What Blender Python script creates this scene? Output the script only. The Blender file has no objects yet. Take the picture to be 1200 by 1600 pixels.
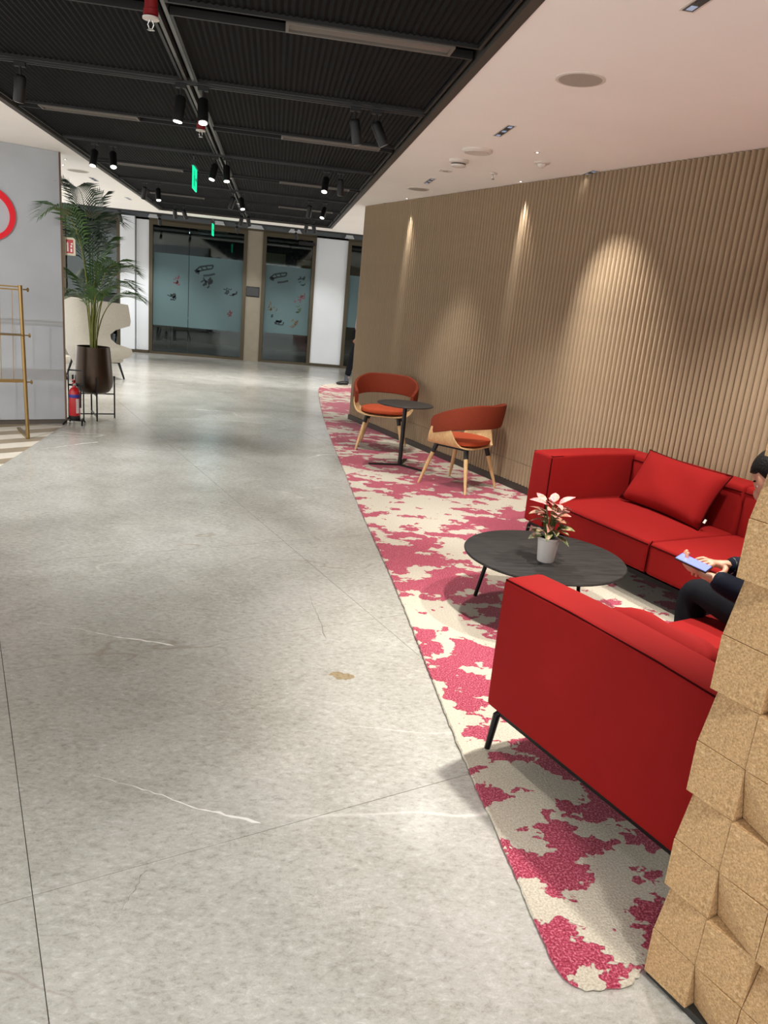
import bpy, bmesh, math, random
from mathutils import Vector, Matrix, Euler
random.seed(7)
PI = math.pi
SC = bpy.context.scene
COL = SC.collection

# ---------------------------------------------------------------- camera
cam = bpy.data.cameras.new('camera'); camo = bpy.data.objects.new('camera', cam); COL.objects.link(camo)
R = Matrix(((0.98622066, 0.04811373, 0.15828420), (-0.13853632, -0.28276857, 0.94913098), (0.09042403, -0.95798069, -0.27220671)))
camo.matrix_world = Matrix.Translation((0, 0, 1.55)) @ Matrix(((R[0][0], -R[0][1], -R[0][2]), (R[1][0], -R[1][1], -R[1][2]), (R[2][0], -R[2][1], -R[2][2]))).to_4x4()
cam.sensor_fit = 'VERTICAL'; cam.sensor_height = 36.0; cam.lens = 1165 / 1600 * 36.0
cam.clip_start = 0.05; cam.clip_end = 100
SC.camera = camo

# ---------------------------------------------------------------- world, exposure
w = bpy.data.worlds.new('world'); SC.world = w; w.use_nodes = True
bg = w.node_tree.nodes['Background']; bg.inputs[0].default_value = (1.0, 0.985, 0.96, 1); bg.inputs[1].default_value = 1.0
SC.view_settings.view_transform = 'Standard'; SC.view_settings.look = 'None'
SC.view_settings.gamma = 1.0; SC.view_settings.use_curve_mapping = False
SC.view_settings.exposure = 0.93

# power settings (watts)
P_DOWN = 90.0      # recessed ceiling downlights
P_TRACK = 38.0     # track spots in the black ceiling
P_WASH = 26.0      # wall washers by the ribbed wall
WARM = (1.0, 0.96, 0.89)
NEUT = (0.97, 1.0, 1.0)

H = 2.63
# ---------------------------------------------------------------- materials
def lin(c):
    return tuple((x / 12.92 if x <= 0.04045 else ((x + 0.055) / 1.055) ** 2.4) for x in (v / 255 for v in c)) + (1,)
MATS = {}
def mat(name, rgb, rough=0.5, metal=0.0, noise=None, bump=None, emit=None, sheen=0, coat=0, spec=0.5, nvar=0.15):
    """plain procedural material; noise=(scale) varies the colour, bump=(scale,strength)"""
    if name in MATS: return MATS[name]
    m = bpy.data.materials.new(name); m.use_nodes = True
    nt = m.node_tree; b = nt.nodes['Principled BSDF']
    b.inputs['Base Color'].default_value = lin(rgb); b.inputs['Roughness'].default_value = rough
    b.inputs['Metallic'].default_value = metal; b.inputs['Specular IOR Level'].default_value = spec
    if sheen: b.inputs['Sheen Weight'].default_value = sheen
    if coat: b.inputs['Coat Weight'].default_value = coat
    tc = nt.nodes.new('ShaderNodeTexCoord')
    if noise:
        n = nt.nodes.new('ShaderNodeTexNoise'); n.inputs['Scale'].default_value = noise; n.inputs['Detail'].default_value = 5
        nt.links.new(tc.outputs['Object'], n.inputs['Vector'])
        r = nt.nodes.new('ShaderNodeValToRGB'); c = lin(rgb)
        r.color_ramp.elements[0].position = 0.3; r.color_ramp.elements[1].position = 0.7
        r.color_ramp.elements[0].color = tuple(x * (1 - nvar) for x in c[:3]) + (1,)
        r.color_ramp.elements[1].color = tuple(min(1, x * (1 + nvar)) for x in c[:3]) + (1,)
        nt.links.new(n.outputs['Fac'], r.inputs['Fac']); nt.links.new(r.outputs['Color'], b.inputs['Base Color'])
    if bump:
        n = nt.nodes.new('ShaderNodeTexNoise'); n.inputs['Scale'].default_value = bump[0]; n.inputs['Detail'].default_value = 3
        nt.links.new(tc.outputs['Object'], n.inputs['Vector'])
        bu = nt.nodes.new('ShaderNodeBump'); bu.inputs['Strength'].default_value = bump[1]; bu.inputs['Distance'].default_value = 0.004
        nt.links.new(n.outputs['Fac'], bu.inputs['Height']); nt.links.new(bu.outputs['Normal'], b.inputs['Normal'])
    if emit:
        b.inputs['Emission Color'].default_value = lin(emit[0]); b.inputs['Emission Strength'].default_value = emit[1]
    MATS[name] = m
    return m
def nodes_of(name, rough=0.5):
    m = bpy.data.materials.new(name); m.use_nodes = True; MATS[name] = m
    nt = m.node_tree; b = nt.nodes['Principled BSDF']; b.inputs['Roughness'].default_value = rough
    N = lambda t, **k: _n(nt, t, k)
    return m, nt, b, N
def _n(nt, t, k):
    n = nt.nodes.new('ShaderNode' + t)
    for a, v in k.items():
        if a in n.inputs: n.inputs[a].default_value = v
        else: setattr(n, a, v)
    return n
def ramp(nt, stops, src):
    r = nt.nodes.new('ShaderNodeValToRGB'); e = r.color_ramp.elements
    while len(e) < len(stops): e.new(0.5)
    for i, (p, c) in enumerate(stops):
        e[i].position = p; e[i].color = c if len(c) == 4 else lin(c)
    nt.links.new(src, r.inputs['Fac']); return r
def mixc(nt, fac, a, b, mode='MIX'):
    m = nt.nodes.new('ShaderNodeMix'); m.data_type = 'RGBA'; m.blend_type = mode
    for s, v in ((0, fac), (6, a), (7, b)):
        if hasattr(v, 'node'): nt.links.new(v, m.inputs[s])
        else: m.inputs[s].default_value = v
    return m.outputs[2]

def make_stone():
    m, nt, b, N = nodes_of('polished_stone', 0.2)
    g = N('NewGeometry')
    n1 = N('TexNoise', Scale=2.2, Detail=9.0, Roughness=0.68, Distortion=0.6); nt.links.new(g.outputs['Position'], n1.inputs['Vector'])
    mp = N('Mapping'); mp.inputs['Rotation'].default_value = (0, 0, 0.5); mp.inputs['Scale'].default_value = (1.0, 1.7, 1); nt.links.new(g.outputs['Position'], mp.inputs['Vector'])
    n2 = N('TexNoise', Scale=30.0, Detail=10.0, Roughness=0.82, Distortion=0.3); nt.links.new(mp.outputs['Vector'], n2.inputs['Vector'])
    c1 = ramp(nt, [(0.32, (150, 147, 138)), (0.5, (175, 173, 167)), (0.68, (192, 188, 185))], n1.outputs['Fac'])
    c2 = ramp(nt, [(0.36, (112, 106, 94)), (0.47, (168, 166, 157)), (0.54, (178, 176, 169)), (0.64, (212, 211, 207))], n2.outputs['Fac'])
    mx = mixc(nt, 0.55, c1.outputs['Color'], c2.outputs['Color'])
    # pale pebbly blotches
    v = N('TexVoronoi', Scale=22.0, feature='DISTANCE_TO_EDGE'); 
    n3 = N('TexNoise', Scale=7.0, Detail=8.0, Roughness=0.75); nt.links.new(g.outputs['Position'], n3.inputs['Vector'])
    wv = N('VectorMath', operation='ADD'); sc = N('VectorMath', operation='SCALE'); sc.inputs['Scale'].default_value = 0.6
    nt.links.new(n3.outputs['Color'], sc.inputs[0]); nt.links.new(g.outputs['Position'], wv.inputs[0]); nt.links.new(sc.outputs[0], wv.inputs[1]); nt.links.new(wv.outputs[0], v.inputs['Vector'])
    vr = ramp(nt, [(0.0, (1, 1, 1, 1)), (0.09, (0, 0, 0, 1))], v.outputs['Distance'])
    mk = N('Math', operation='MULTIPLY'); nt.links.new(vr.outputs['Color'], mk.inputs[0])
    nm = N('TexNoise', Scale=3.5, Detail=4.0); nt.links.new(g.outputs['Position'], nm.inputs['Vector']); rm_ = ramp(nt, [(0.42, (0.02, 0.02, 0.02, 1)), (0.66, (0.42, 0.42, 0.42, 1))], nm.outputs['Fac']); nt.links.new(rm_.outputs['Color'], mk.inputs[1])
    mx = mixc(nt, mk.outputs[0], mx, lin((226, 221, 213)))
    # thin white veins
    for rot, scl, seed, thr, colr, amt in ((0.45, 0.55, 3.1, 0.0045, (236, 232, 226), 0.8), (-0.9, 0.8, 9.7, 0.0025, (140, 126, 108), 0.5)):
        mp2 = N('Mapping'); mp2.inputs['Rotation'].default_value = (0, 0, rot); mp2.inputs['Location'].default_value = (seed, seed * 2, 0); mp2.inputs['Scale'].default_value = (0.5, 1.2, 1); nt.links.new(g.outputs['Position'], mp2.inputs['Vector'])
        n4 = N('TexNoise', Scale=scl, Detail=4.0, Roughness=0.5); nt.links.new(mp2.outputs['Vector'], n4.inputs['Vector'])
        s1 = N('Math', operation='SUBTRACT'); s1.inputs[1].default_value = 0.5; nt.links.new(n4.outputs['Fac'], s1.inputs[0])
        ab = N('Math', operation='ABSOLUTE'); nt.links.new(s1.outputs[0], ab.inputs[0])
        vr2 = ramp(nt, [(0.0, (amt, amt, amt, 1)), (thr, (0, 0, 0, 1))], ab.outputs[0])
        n5 = N('TexNoise', Scale=1.1, Detail=2.0); nt.links.new(mp2.outputs['Vector'], n5.inputs['Vector'])
        r5 = ramp(nt, [(0.52, (0, 0, 0, 1)), (0.62, (1, 1, 1, 1))], n5.outputs['Fac'])
        mm = N('Math', operation='MULTIPLY'); nt.links.new(vr2.outputs['Color'], mm.inputs[0]); nt.links.new(r5.outputs['Color'], mm.inputs[1])
        mx = mixc(nt, mm.outputs[0], mx, lin(colr))
    oi = N('ObjectInfo'); mx = mixc(nt, 1.0, mx, oi.outputs['Color'], 'MULTIPLY')
    nt.links.new(mx, b.inputs['Base Color'])
    nr = N('TexNoise', Scale=3.0, Detail=3.0); nt.links.new(g.outputs['Position'], nr.inputs['Vector'])
    rr = N('MapRange'); rr.inputs['To Min'].default_value = 0.16; rr.inputs['To Max'].default_value = 0.30; nt.links.new(nr.outputs['Fac'], rr.inputs['Value']); nt.links.new(rr.outputs[0], b.inputs['Roughness'])
    bu = N('Bump'); bu.inputs['Strength'].default_value = 0.03; bu.inputs['Distance'].default_value = 0.002; nt.links.new(n2.outputs['Fac'], bu.inputs['Height']); nt.links.new(bu.outputs['Normal'], b.inputs['Normal'])
    return m
def make_rug():
    m, nt, b, N = nodes_of('tufted_rug', 0.95)
    b.inputs['Specular IOR Level'].default_value = 0.15; b.inputs['Sheen Weight'].default_value = 0.2
    tc = N('TexCoord'); P = tc.outputs['Object']
    mp = N('Mapping'); mp.inputs['Rotation'].default_value = (0, 0, 0.35); mp.inputs['Scale'].default_value = (1.0, 1.35, 1); nt.links.new(P, mp.inputs['Vector'])
    nw = N('TexNoise', Scale=26.0, Detail=2.0); nt.links.new(P, nw.inputs['Vector'])
    sc = N('VectorMath', operation='SCALE'); sc.inputs['Scale'].default_value = 0.05; nt.links.new(nw.outputs['Color'], sc.inputs[0])
    ad = N('VectorMath', operation='ADD'); nt.links.new(mp.outputs['Vector'], ad.inputs[0]); nt.links.new(sc.outputs[0], ad.inputs[1])
    n1 = N('TexNoise', Scale=6.4, Detail=3.5, Roughness=0.58); nt.links.new(ad.outputs[0], n1.inputs['Vector'])
    n2 = N('TexNoise', Scale=0.95, Detail=2.0); nt.links.new(mp.outputs['Vector'], n2.inputs['Vector'])
    mr = N('MapRange'); mr.inputs['From Min'].default_value = 0.36; mr.inputs['From Max'].default_value = 0.66; mr.inputs['To Min'].default_value = -0.13; mr.inputs['To Max'].default_value = 0.13; nt.links.new(n2.outputs['Fac'], mr.inputs['Value'])
    a = N('Math', operation='ADD'); nt.links.new(n1.outputs['Fac'], a.inputs[0]); nt.links.new(mr.outputs[0], a.inputs[1])
    k = ramp(nt, [(0.478, (0, 0, 0, 1)), (0.486, (1, 1, 1, 1))], a.outputs[0])
    fn = N('TexNoise', Scale=160.0, Detail=2.0); nt.links.new(P, fn.inputs['Vector'])
    red = ramp(nt, [(0.3, (120, 26, 48)), (0.5, (162, 54, 78)), (0.7, (212, 120, 138))], fn.outputs['Fac'])
    crm = ramp(nt, [(0.3, (176, 165, 146)), (0.7, (211, 203, 187))], fn.outputs['Fac'])
    nt.links.new(mixc(nt, k.outputs['Color'], crm.outputs['Color'], red.outputs['Color']), b.inputs['Base Color'])
    hh = N('Math', operation='ADD'); nt.links.new(fn.outputs['Fac'], hh.inputs[0]); nt.links.new(k.outputs['Color'], hh.inputs[1])
    bu = N('Bump'); bu.inputs['Strength'].default_value = 0.7; bu.inputs['Distance'].default_value = 0.004; nt.links.new(hh.outputs[0], bu.inputs['Height']); nt.links.new(bu.outputs['Normal'], b.inputs['Normal'])
    return m
def make_weave(name, rgb, axis, scale, var=0.12, rough=0.8, bump=0.4):
    m, nt, b, N = nodes_of(name, rough); tc = N('TexCoord')
    wv = N('TexWave', Scale=scale, Distortion=1.2, Detail=2.0); wv.bands_direction = axis; nt.links.new(tc.outputs['Object'], wv.inputs['Vector'])
    n = N('TexNoise', Scale=4.0, Detail=4.0); nt.links.new(tc.outputs['Object'], n.inputs['Vector'])
    c = lin(rgb)[:3]
    r = ramp(nt, [(0.2, tuple(x * (1 - var) for x in c) + (1,)), (0.8, tuple(min(1, x * (1 + var)) for x in c) + (1,))], wv.outputs['Color'])
    r2 = ramp(nt, [(0.3, (0.9, 0.9, 0.9, 1)), (0.7, (1, 1, 1, 1))], n.outputs['Fac'])
    nt.links.new(mixc(nt, 1.0, r.outputs['Color'], r2.outputs['Color'], 'MULTIPLY'), b.inputs['Base Color'])
    bu = N('Bump'); bu.inputs['Strength'].default_value = bump; bu.inputs['Distance'].default_value = 0.002; nt.links.new(wv.outputs['Color'], bu.inputs['Height']); nt.links.new(bu.outputs['Normal'], b.inputs['Normal'])
    return m
def make_cork():
    m, nt, b, N = nodes_of('pressed_cork', 0.9); tc = N('TexCoord')
    n = N('TexNoise', Scale=230.0, Detail=3.0, Roughness=0.7); nt.links.new(tc.outputs['Object'], n.inputs['Vector'])
    v = N('TexVoronoi', Scale=150.0); nt.links.new(tc.outputs['Object'], v.inputs['Vector'])
    c = ramp(nt, [(0.25, (140, 106, 66)), (0.5, (186, 150, 106)), (0.72, (212, 182, 142))], n.outputs['Fac'])
    c2 = ramp(nt, [(0.0, (0.8, 0.8, 0.8, 1)), (1.0, (1.05, 1.05, 1.05, 1))], v.outputs['Color'])
    nt.links.new(mixc(nt, 1.0, c.outputs['Color'], c2.outputs['Color'], 'MULTIPLY'), b.inputs['Base Color'])
    bu = N('Bump'); bu.inputs['Strength'].default_value = 0.35; bu.inputs['Distance'].default_value = 0.001; nt.links.new(n.outputs['Fac'], bu.inputs['Height']); nt.links.new(bu.outputs['Normal'], b.inputs['Normal'])
    return m
def make_wood(name, ca, cb, scale=(1, 14, 14), rough=0.45):
    m, nt, b, N = nodes_of(name, rough); tc = N('TexCoord'); mp = N('Mapping'); mp.inputs['Scale'].default_value = scale
    nt.links.new(tc.outputs['Object'], mp.inputs['Vector'])
    n = N('TexNoise', Scale=4.0, Detail=6.0, Roughness=0.6, Distortion=0.4); b.inputs['Specular IOR Level'].default_value = 0.25; nt.links.new(mp.outputs['Vector'], n.inputs['Vector'])
    r = ramp(nt, [(0.3, ca), (0.7, cb)], n.outputs['Fac']); nt.links.new(r.outputs['Color'], b.inputs['Base Color'])
    return m
def make_glass():
    m = bpy.data.materials.new('window_glass'); m.use_nodes = True; nt = m.node_tree; nt.nodes.clear()
    o = nt.nodes.new('ShaderNodeOutputMaterial'); t = nt.nodes.new('ShaderNodeBsdfTransparent'); g = nt.nodes.new('ShaderNodeBsdfGlossy')
    t.inputs['Color'].default_value = (0.62, 0.70, 0.70, 1); g.inputs['Roughness'].default_value = 0.03; g.inputs['Color'].default_value = (0.9, 0.95, 0.95, 1)
    fr = nt.nodes.new('ShaderNodeFresnel'); fr.inputs['IOR'].default_value = 1.6
    mx = nt.nodes.new('ShaderNodeMixShader'); nt.links.new(fr.outputs[0], mx.inputs[0]); nt.links.new(t.outputs[0], mx.inputs[1]); nt.links.new(g.outputs[0], mx.inputs[2]); nt.links.new(mx.outputs[0], o.inputs[0])
    return m
def make_film():
    m = bpy.data.materials.new('frosted_film'); m.use_nodes = True; nt = m.node_tree; nt.nodes.clear()
    o = nt.nodes.new('ShaderNodeOutputMaterial'); t = nt.nodes.new('ShaderNodeBsdfTransparent'); d = nt.nodes.new('ShaderNodeBsdfDiffuse'); tl = nt.nodes.new('ShaderNodeBsdfTranslucent')
    d.inputs['Color'].default_value = (0.20, 0.285, 0.295, 1); tl.inputs['Color'].default_value = (0.4, 0.52, 0.52, 1); t.inputs['Color'].default_value = (0.7, 0.8, 0.8, 1)
    a = nt.nodes.new('ShaderNodeMixShader'); a.inputs[0].default_value = 0.35; nt.links.new(d.outputs[0], a.inputs[1]); nt.links.new(tl.outputs[0], a.inputs[2])
    c = nt.nodes.new('ShaderNodeMixShader'); c.inputs[0].default_value = 0.82; nt.links.new(t.outputs[0], c.inputs[1]); nt.links.new(a.outputs[0], c.inputs[2]); nt.links.new(c.outputs[0], o.inputs[0])
    return m
STONE = make_stone(); RUG = make_rug(); CORK = make_cork(); GLASS = make_glass(); FILM = make_film()
RIB = make_weave('ribbed_wall_covering', (157, 136, 109), 'Z', 95.0, 0.10, 0.75, 0.25)
MESHM = mat('black_mesh', (13, 13, 14), 0.7, 0.0, bump=(300, 0.5), spec=0.12)
WHITE = mat('white_paint', (250, 246, 240), 0.85, noise=1.5, nvar=0.02)
WALLW = mat('white_wall', (232, 234, 236), 0.7, noise=2.0, nvar=0.02)
PLASTER = mat('grey_plaster', (172, 175, 180), 0.55, noise=2.2, nvar=0.08)
BLACKM = mat('black_metal', (20, 20, 21), 0.4, 0.6)
BLACKP = mat('black_powder_coat', (14, 14, 15), 0.5)
DARKF = mat('dark_ceiling_frame', (70, 66, 60), 0.5, 0.3)
SLOT = mat('slot_black', (8, 8, 8), 0.9)
RAILM = mat('grey_metal_rail', (120, 120, 118), 0.4, 0.7)
ALU = mat('diffuser_aluminium', (116, 110, 102), 0.45, 0.4)
BRONZE = mat('bronze_frame', (84, 75, 58), 0.45, 0.5)
BEIGEP = mat('beige_panel', (148, 138, 120), 0.6, noise=8, nvar=0.05)
RED = make_weave('red_wool_fabric', (142, 25, 24), 'DIAGONAL', 180.0, 0.05, 0.85, 0.15)
MATS['red_wool_fabric'].node_tree.nodes['Principled BSDF'].inputs['Specular IOR Level'].default_value = 0.12
REDSEAM = mat('dark_red_seam', (52, 5, 6), 0.95, spec=0.05)
RUST = mat('rust_fabric', (124, 52, 33), 0.75, noise=60, nvar=0.06, bump=(500, 0.1), spec=0.15)
RUSTL = mat('orange_seat_fabric', (180, 78, 48), 0.75, noise=60, nvar=0.05, bump=(500, 0.1), spec=0.15)
ASH = make_wood('ash_wood', (196, 156, 106), (224, 190, 142), (14, 14, 1))
DARKW = make_wood('smoked_oak', (20, 19, 18), (46, 44, 43), (2, 16, 2), 0.62)
DARKT = mat('anthracite_laminate', (50, 49, 48), 0.5)
BRASS = mat('brushed_brass', (150, 124, 80), 0.32, 0.95)
CREAMF = mat('cream_boucle', (184, 178, 166), 0.95, noise=80, nvar=0.08, bump=(200, 0.5), sheen=0.2)
CHARF = mat('charcoal_fabric', (58, 58, 60), 0.9, noise=50, nvar=0.1)
BLUEF = mat('slate_blue_fabric', (70, 84, 104), 0.9, noise=50, nvar=0.1)
POTM = mat('bronze_pot', (66, 54, 44), 0.32, 0.8, noise=3, nvar=0.2)
SOIL = mat('soil', (38, 28, 20), 0.95, noise=40, nvar=0.4, bump=(90, 1.0))
PALM = mat('palm_leaf', (62, 94, 40), 0.5, noise=6, nvar=0.3)
PALMD = mat('dark_palm_leaf', (32, 56, 34), 0.5, noise=6, nvar=0.3)
PALMY = mat('yellow_green_stem', (112, 116, 44), 0.5, noise=8, nvar=0.2)
CERAM = mat('white_ceramic', (226, 224, 220), 0.35)
EXTRED = mat('extinguisher_red', (178, 14, 26), 0.3, coat=0.4)
LOGO = mat('logo_red', (222, 4, 30), 0.35)
PLAST = mat('white_plastic', (216, 209, 200), 0.5)
GREYP = mat('speaker_grille', (168, 160, 148), 0.7, noise=400, nvar=0.2)
LEDDARK = mat('downlight_cells', (52, 66, 88), 0.15, 0.6)
CHROME = mat('chrome', (200, 200, 200), 0.15, 1.0)
SPRED = mat('pipe_red', (130, 20, 24), 0.4)
LENS = mat('lamp_lens', (255, 250, 240), 0.3, emit=((255, 246, 230), 6.0))
LED = mat('led_cell', (150, 165, 190), 0.2, emit=((150, 170, 200), 0.25))
GREENX = mat('green_acrylic', (0, 120, 84), 0.3, emit=((0, 214, 150), 0.75))
GREEND = mat('green_acrylic_mark', (0, 70, 50), 0.4, emit=((0, 120, 84), 0.5))
SKIN = mat('skin', (172, 122, 96), 0.55, noise=20, nvar=0.06)
HAIR = mat('dark_hair', (15, 13, 12), 0.6, spec=0.1, noise=90, nvar=0.4, bump=(160, 0.8))
NAVY = mat('navy_jacket', (15, 18, 29), 0.8, spec=0.1, noise=14, nvar=0.2, bump=(30, 0.5))
TROUS = mat('dark_trousers', (18, 20, 25), 0.8, spec=0.1, noise=14, nvar=0.2, bump=(24, 0.4))
SHIRTP = mat('pale_pink_grey_shirt', (168, 150, 156), 0.8, noise=26, nvar=0.12)
SHOE = mat('black_shoe', (14, 14, 15), 0.35)
SOCK = mat('grey_sock', (70, 76, 84), 0.9)
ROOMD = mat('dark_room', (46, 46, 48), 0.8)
SCREEN = mat('phone_screen', (80, 90, 220), 0.2, emit=((86, 92, 235), 1.6))
INK = mat('printed_grey', (50, 60, 62), 0.8); INKR = mat('printed_red', (122, 72, 78), 0.8); INKG = mat('printed_green', (84, 102, 76), 0.8); INKO = mat('printed_ochre', (108, 96, 74), 0.8)

# ---------------------------------------------------------------- mesh helpers
class MB:
    def __init__(s): s.v = []; s.f = []
    def add(s, vs, fs):
        o = len(s.v); s.v += [tuple(v) for v in vs]; s.f += [tuple(i + o for i in f) for f in fs]; return s
    def box(s, x0, x1, y0, y1, z0, z1):
        return s.add([(x0, y0, z0), (x1, y0, z0), (x1, y1, z0), (x0, y1, z0), (x0, y0, z1), (x1, y0, z1), (x1, y1, z1), (x0, y1, z1)],
                     [(0, 3, 2, 1), (4, 5, 6, 7), (0, 1, 5, 4), (1, 2, 6, 5), (2, 3, 7, 6), (3, 0, 4, 7)])
    def tube(s, pts, r, n=8, cap=True, flat=None):
        pts = [Vector(p) for p in pts]; rs = r if isinstance(r, (list, tuple)) else [r] * len(pts)
        vs = []; fs = []; prev = None
        for i, p in enumerate(pts):
            d = (pts[min(i + 1, len(pts) - 1)] - pts[max(i - 1, 0)]).normalized()
            if prev is None:
                a = Vector((0, 0, 1)) if abs(d.z) < 0.9 else Vector((1, 0, 0)); u = d.cross(a).normalized()
            else:
                u = (prev - d * prev.dot(d)).normalized()
            prev = u; q = d.cross(u)
            for k in range(n):
                t = 2 * PI * k / n; vs.append(p + (u * math.cos(t) + q * math.sin(t)) * rs[i])
        for i in range(len(pts) - 1):
            for k in range(n):
                fs.append((i * n + k, i * n + (k + 1) % n, (i + 1) * n + (k + 1) % n, (i + 1) * n + k))
        if cap: fs.append(tuple(range(n - 1, -1, -1))); fs.append(tuple((len(pts) - 1) * n + k for k in range(n)))
        return s.add(vs, fs)
    def bar(s, a, b, w, h, up=(0, 0, 1)):
        a = Vector(a); b = Vector(b); d = (b - a).normalized(); up = Vector(up)
        if abs(d.dot(up)) > 0.95: up = Vector((1, 0, 0))
        x = d.cross(up).normalized() * w / 2; z = x.normalized().cross(d).normalized() * h / 2
        return s.add([a - x - z, a + x - z, a + x + z, a - x + z, b - x - z, b + x - z, b + x + z, b - x + z],
                     [(0, 1, 2, 3), (7, 6, 5, 4), (0, 4, 5, 1), (1, 5, 6, 2), (2, 6, 7, 3), (3, 7, 4, 0)])
    def lathe(s, prof, n=24, c=(0, 0, 0)):
        vs = []; fs = []
        for r, z in prof:
            for k in range(n):
                t = 2 * PI * k / n; vs.append((c[0] + r * math.cos(t), c[1] + r * math.sin(t), c[2] + z))
        for i in range(len(prof) - 1):
            for k in range(n):
                fs.append((i * n + k, i * n + (k + 1) % n, (i + 1) * n + (k + 1) % n, (i + 1) * n + k))
        fs.append(tuple(range(n - 1, -1, -1))); fs.append(tuple((len(prof) - 1) * n + k for k in range(n)))
        return s.add(vs, fs)
    def prism(s, poly, z0, z1):
        n = len(poly)
        return s.add([(x, y, z0) for x, y in poly] + [(x, y, z1) for x, y in poly],
                     [tuple(range(n - 1, -1, -1)), tuple(range(n, 2 * n))] + [(i, (i + 1) % n, n + (i + 1) % n, n + i) for i in range(n)])
    def mesh(s, name, m, smooth=False):
        me = bpy.data.meshes.new(name); me.from_pydata(s.v, [], s.f); me.update()
        if smooth:
            me.polygons.foreach_set('use_smooth', [True] * len(me.polygons))
            me.set_sharp_from_angle(angle=math.radians(42))
        me.materials.append(m); return me
    def build(s, name, m, parent=None, smooth=False, loc=None, rot=None):
        return link(name, s.mesh(name, m, smooth), parent, loc, rot)
def link(name, me, parent=None, loc=None, rot=None):
    o = bpy.data.objects.new(name, me); COL.objects.link(o)
    if parent: o.parent = parent
    if loc is not None: o.location = loc
    if rot is not None: o.rotation_euler = rot
    return o
def rbox(name, m, parent, x0, x1, y0, y1, z0, z1, r=0.03, seg=3, crown=0.0, sub=0, fn=None):
    bm = bmesh.new(); bmesh.ops.create_cube(bm, size=1)
    for v in bm.verts: v.co = Vector(((x0 + x1) / 2 + v.co.x * (x1 - x0), (y0 + y1) / 2 + v.co.y * (y1 - y0), (z0 + z1) / 2 + v.co.z * (z1 - z0)))
    if sub: bmesh.ops.subdivide_edges(bm, edges=bm.edges[:], cuts=sub, use_grid_fill=True)
    sharp = [e for e in bm.edges if len(e.link_faces) == 2 and e.calc_face_angle(0) > 0.5]
    bmesh.ops.bevel(bm, geom=sharp, offset=r, segments=seg, affect='EDGES', profile=0.6)
    for v in bm.verts:
        if crown:
            u = (v.co.x - x0) / (x1 - x0) * 2 - 1; t = (v.co.y - y0) / (y1 - y0) * 2 - 1
            if v.co.z > (z0 + z1) / 2: v.co.z += crown * max(0, 1 - u * u) * max(0, 1 - t * t)
        if fn: v.co = fn(v.co)
    for f in bm.faces: f.smooth = True
    me = bpy.data.meshes.new(name); bm.to_mesh(me); bm.free(); me.materials.append(m); me.set_sharp_from_angle(angle=math.radians(60))
    return link(name, me, parent)
def thing(name, label, cat, loc=(0, 0, 0), rz=0, group=None):
    o = bpy.data.objects.new(name, None); COL.objects.link(o); o.empty_display_size = 0.1
    o.location = loc; o.rotation_euler = (0, 0, rz); return tag(o, label, cat, group)
def tag(o, label=None, cat=None, group=None, kind=None):
    if label: o['label'] = label
    if cat: o['category'] = cat
    if group: o['group'] = group
    if kind: o['kind'] = kind
    return o
def struct(o): o['kind'] = 'structure'; return o
def copy_tree(o, parent=None):
    c = o.copy(); COL.objects.link(c)
    if parent: c.parent = parent
    for ch in list(o.children): copy_tree(ch, c)
    return c
def spot(name, parent, loc, target, power, cone=70, blend=0.6, color=NEUT, size=0.03):
    l = bpy.data.lights.new(name, 'SPOT'); l.energy = power; l.spot_size = math.radians(cone); l.spot_blend = blend; l.color = color; l.shadow_soft_size = size
    o = bpy.data.objects.new(name, l); COL.objects.link(o); o.location = loc
    d = Vector(target) - Vector(loc); o.rotation_euler = d.to_track_quat('-Z', 'Y').to_euler()
    if parent:
        o.parent = parent; o.matrix_parent_inverse = (Matrix.Translation(parent.location) @ parent.rotation_euler.to_matrix().to_4x4()).inverted()
    return o

# ================================================================ SETTING
# ---- floor
fl = struct(MB().box(-4.6, 5.2, -1.2, 21.0, -0.12, -0.012).build('floor', mat('grout', (120, 112, 98), 0.9)))
def clip(poly, nx, ny, c):       # keep nx*x+ny*y <= c
    out = []
    for i in range(len(poly)):
        a = poly[i]; b = poly[(i + 1) % len(poly)]; da = nx * a[0] + ny * a[1] - c; db = nx * b[0] + ny * b[1] - c
        if da <= 0: out.append(a)
        if (da < 0 < db) or (db < 0 < da):
            t = da / (da - db); out.append((a[0] + t * (b[0] - a[0]), a[1] + t * (b[1] - a[1])))
    return out
SD = (0.358, -0.934); SN = (0.934, 0.358)
SW, SL = 1.68, 1.25
regions = [(-2.1, 5.0, -1.0, 17.0), (-4.5, -2.1, 8.05, 17.0)]
for i in range(-7, 8):
    for j in range(-18, 6):
        o0 = 0.092 + i * SW; d0 = -1.75 + j * SL; g = 0.0011
        q = [(o0 + g, d0 + g), (o0 + SW - g, d0 + g), (o0 + SW - g, d0 + SL - g), (o0 + g, d0 + SL - g)]
        q = [(a * SN[0] + d * SD[0], a * SN[1] + d * SD[1]) for a, d in q]
        tone = random.uniform(0.965, 1.0)
        for x0, x1, y0, y1 in regions:
            p = clip(clip(clip(clip(q, 1, 0, x1), -1, 0, -x0), 0, 1, y1), 0, -1, -y0)
            if len(p) < 3: continue
            ar = abs(sum(p[k][0] * p[(k + 1) % len(p)][1] - p[(k + 1) % len(p)][0] * p[k][1] for k in range(len(p)))) / 2
            if ar < 0.002: continue
            # orientation
            if sum(p[k][0] * p[(k + 1) % len(p)][1] - p[(k + 1) % len(p)][0] * p[k][1] for k in range(len(p))) < 0: p = p[::-1]
            s = MB().prism(p, -0.012, 0.0).build('stone_slab', STONE, fl); s.color = (tone, tone, tone * 0.995, 1)
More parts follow.
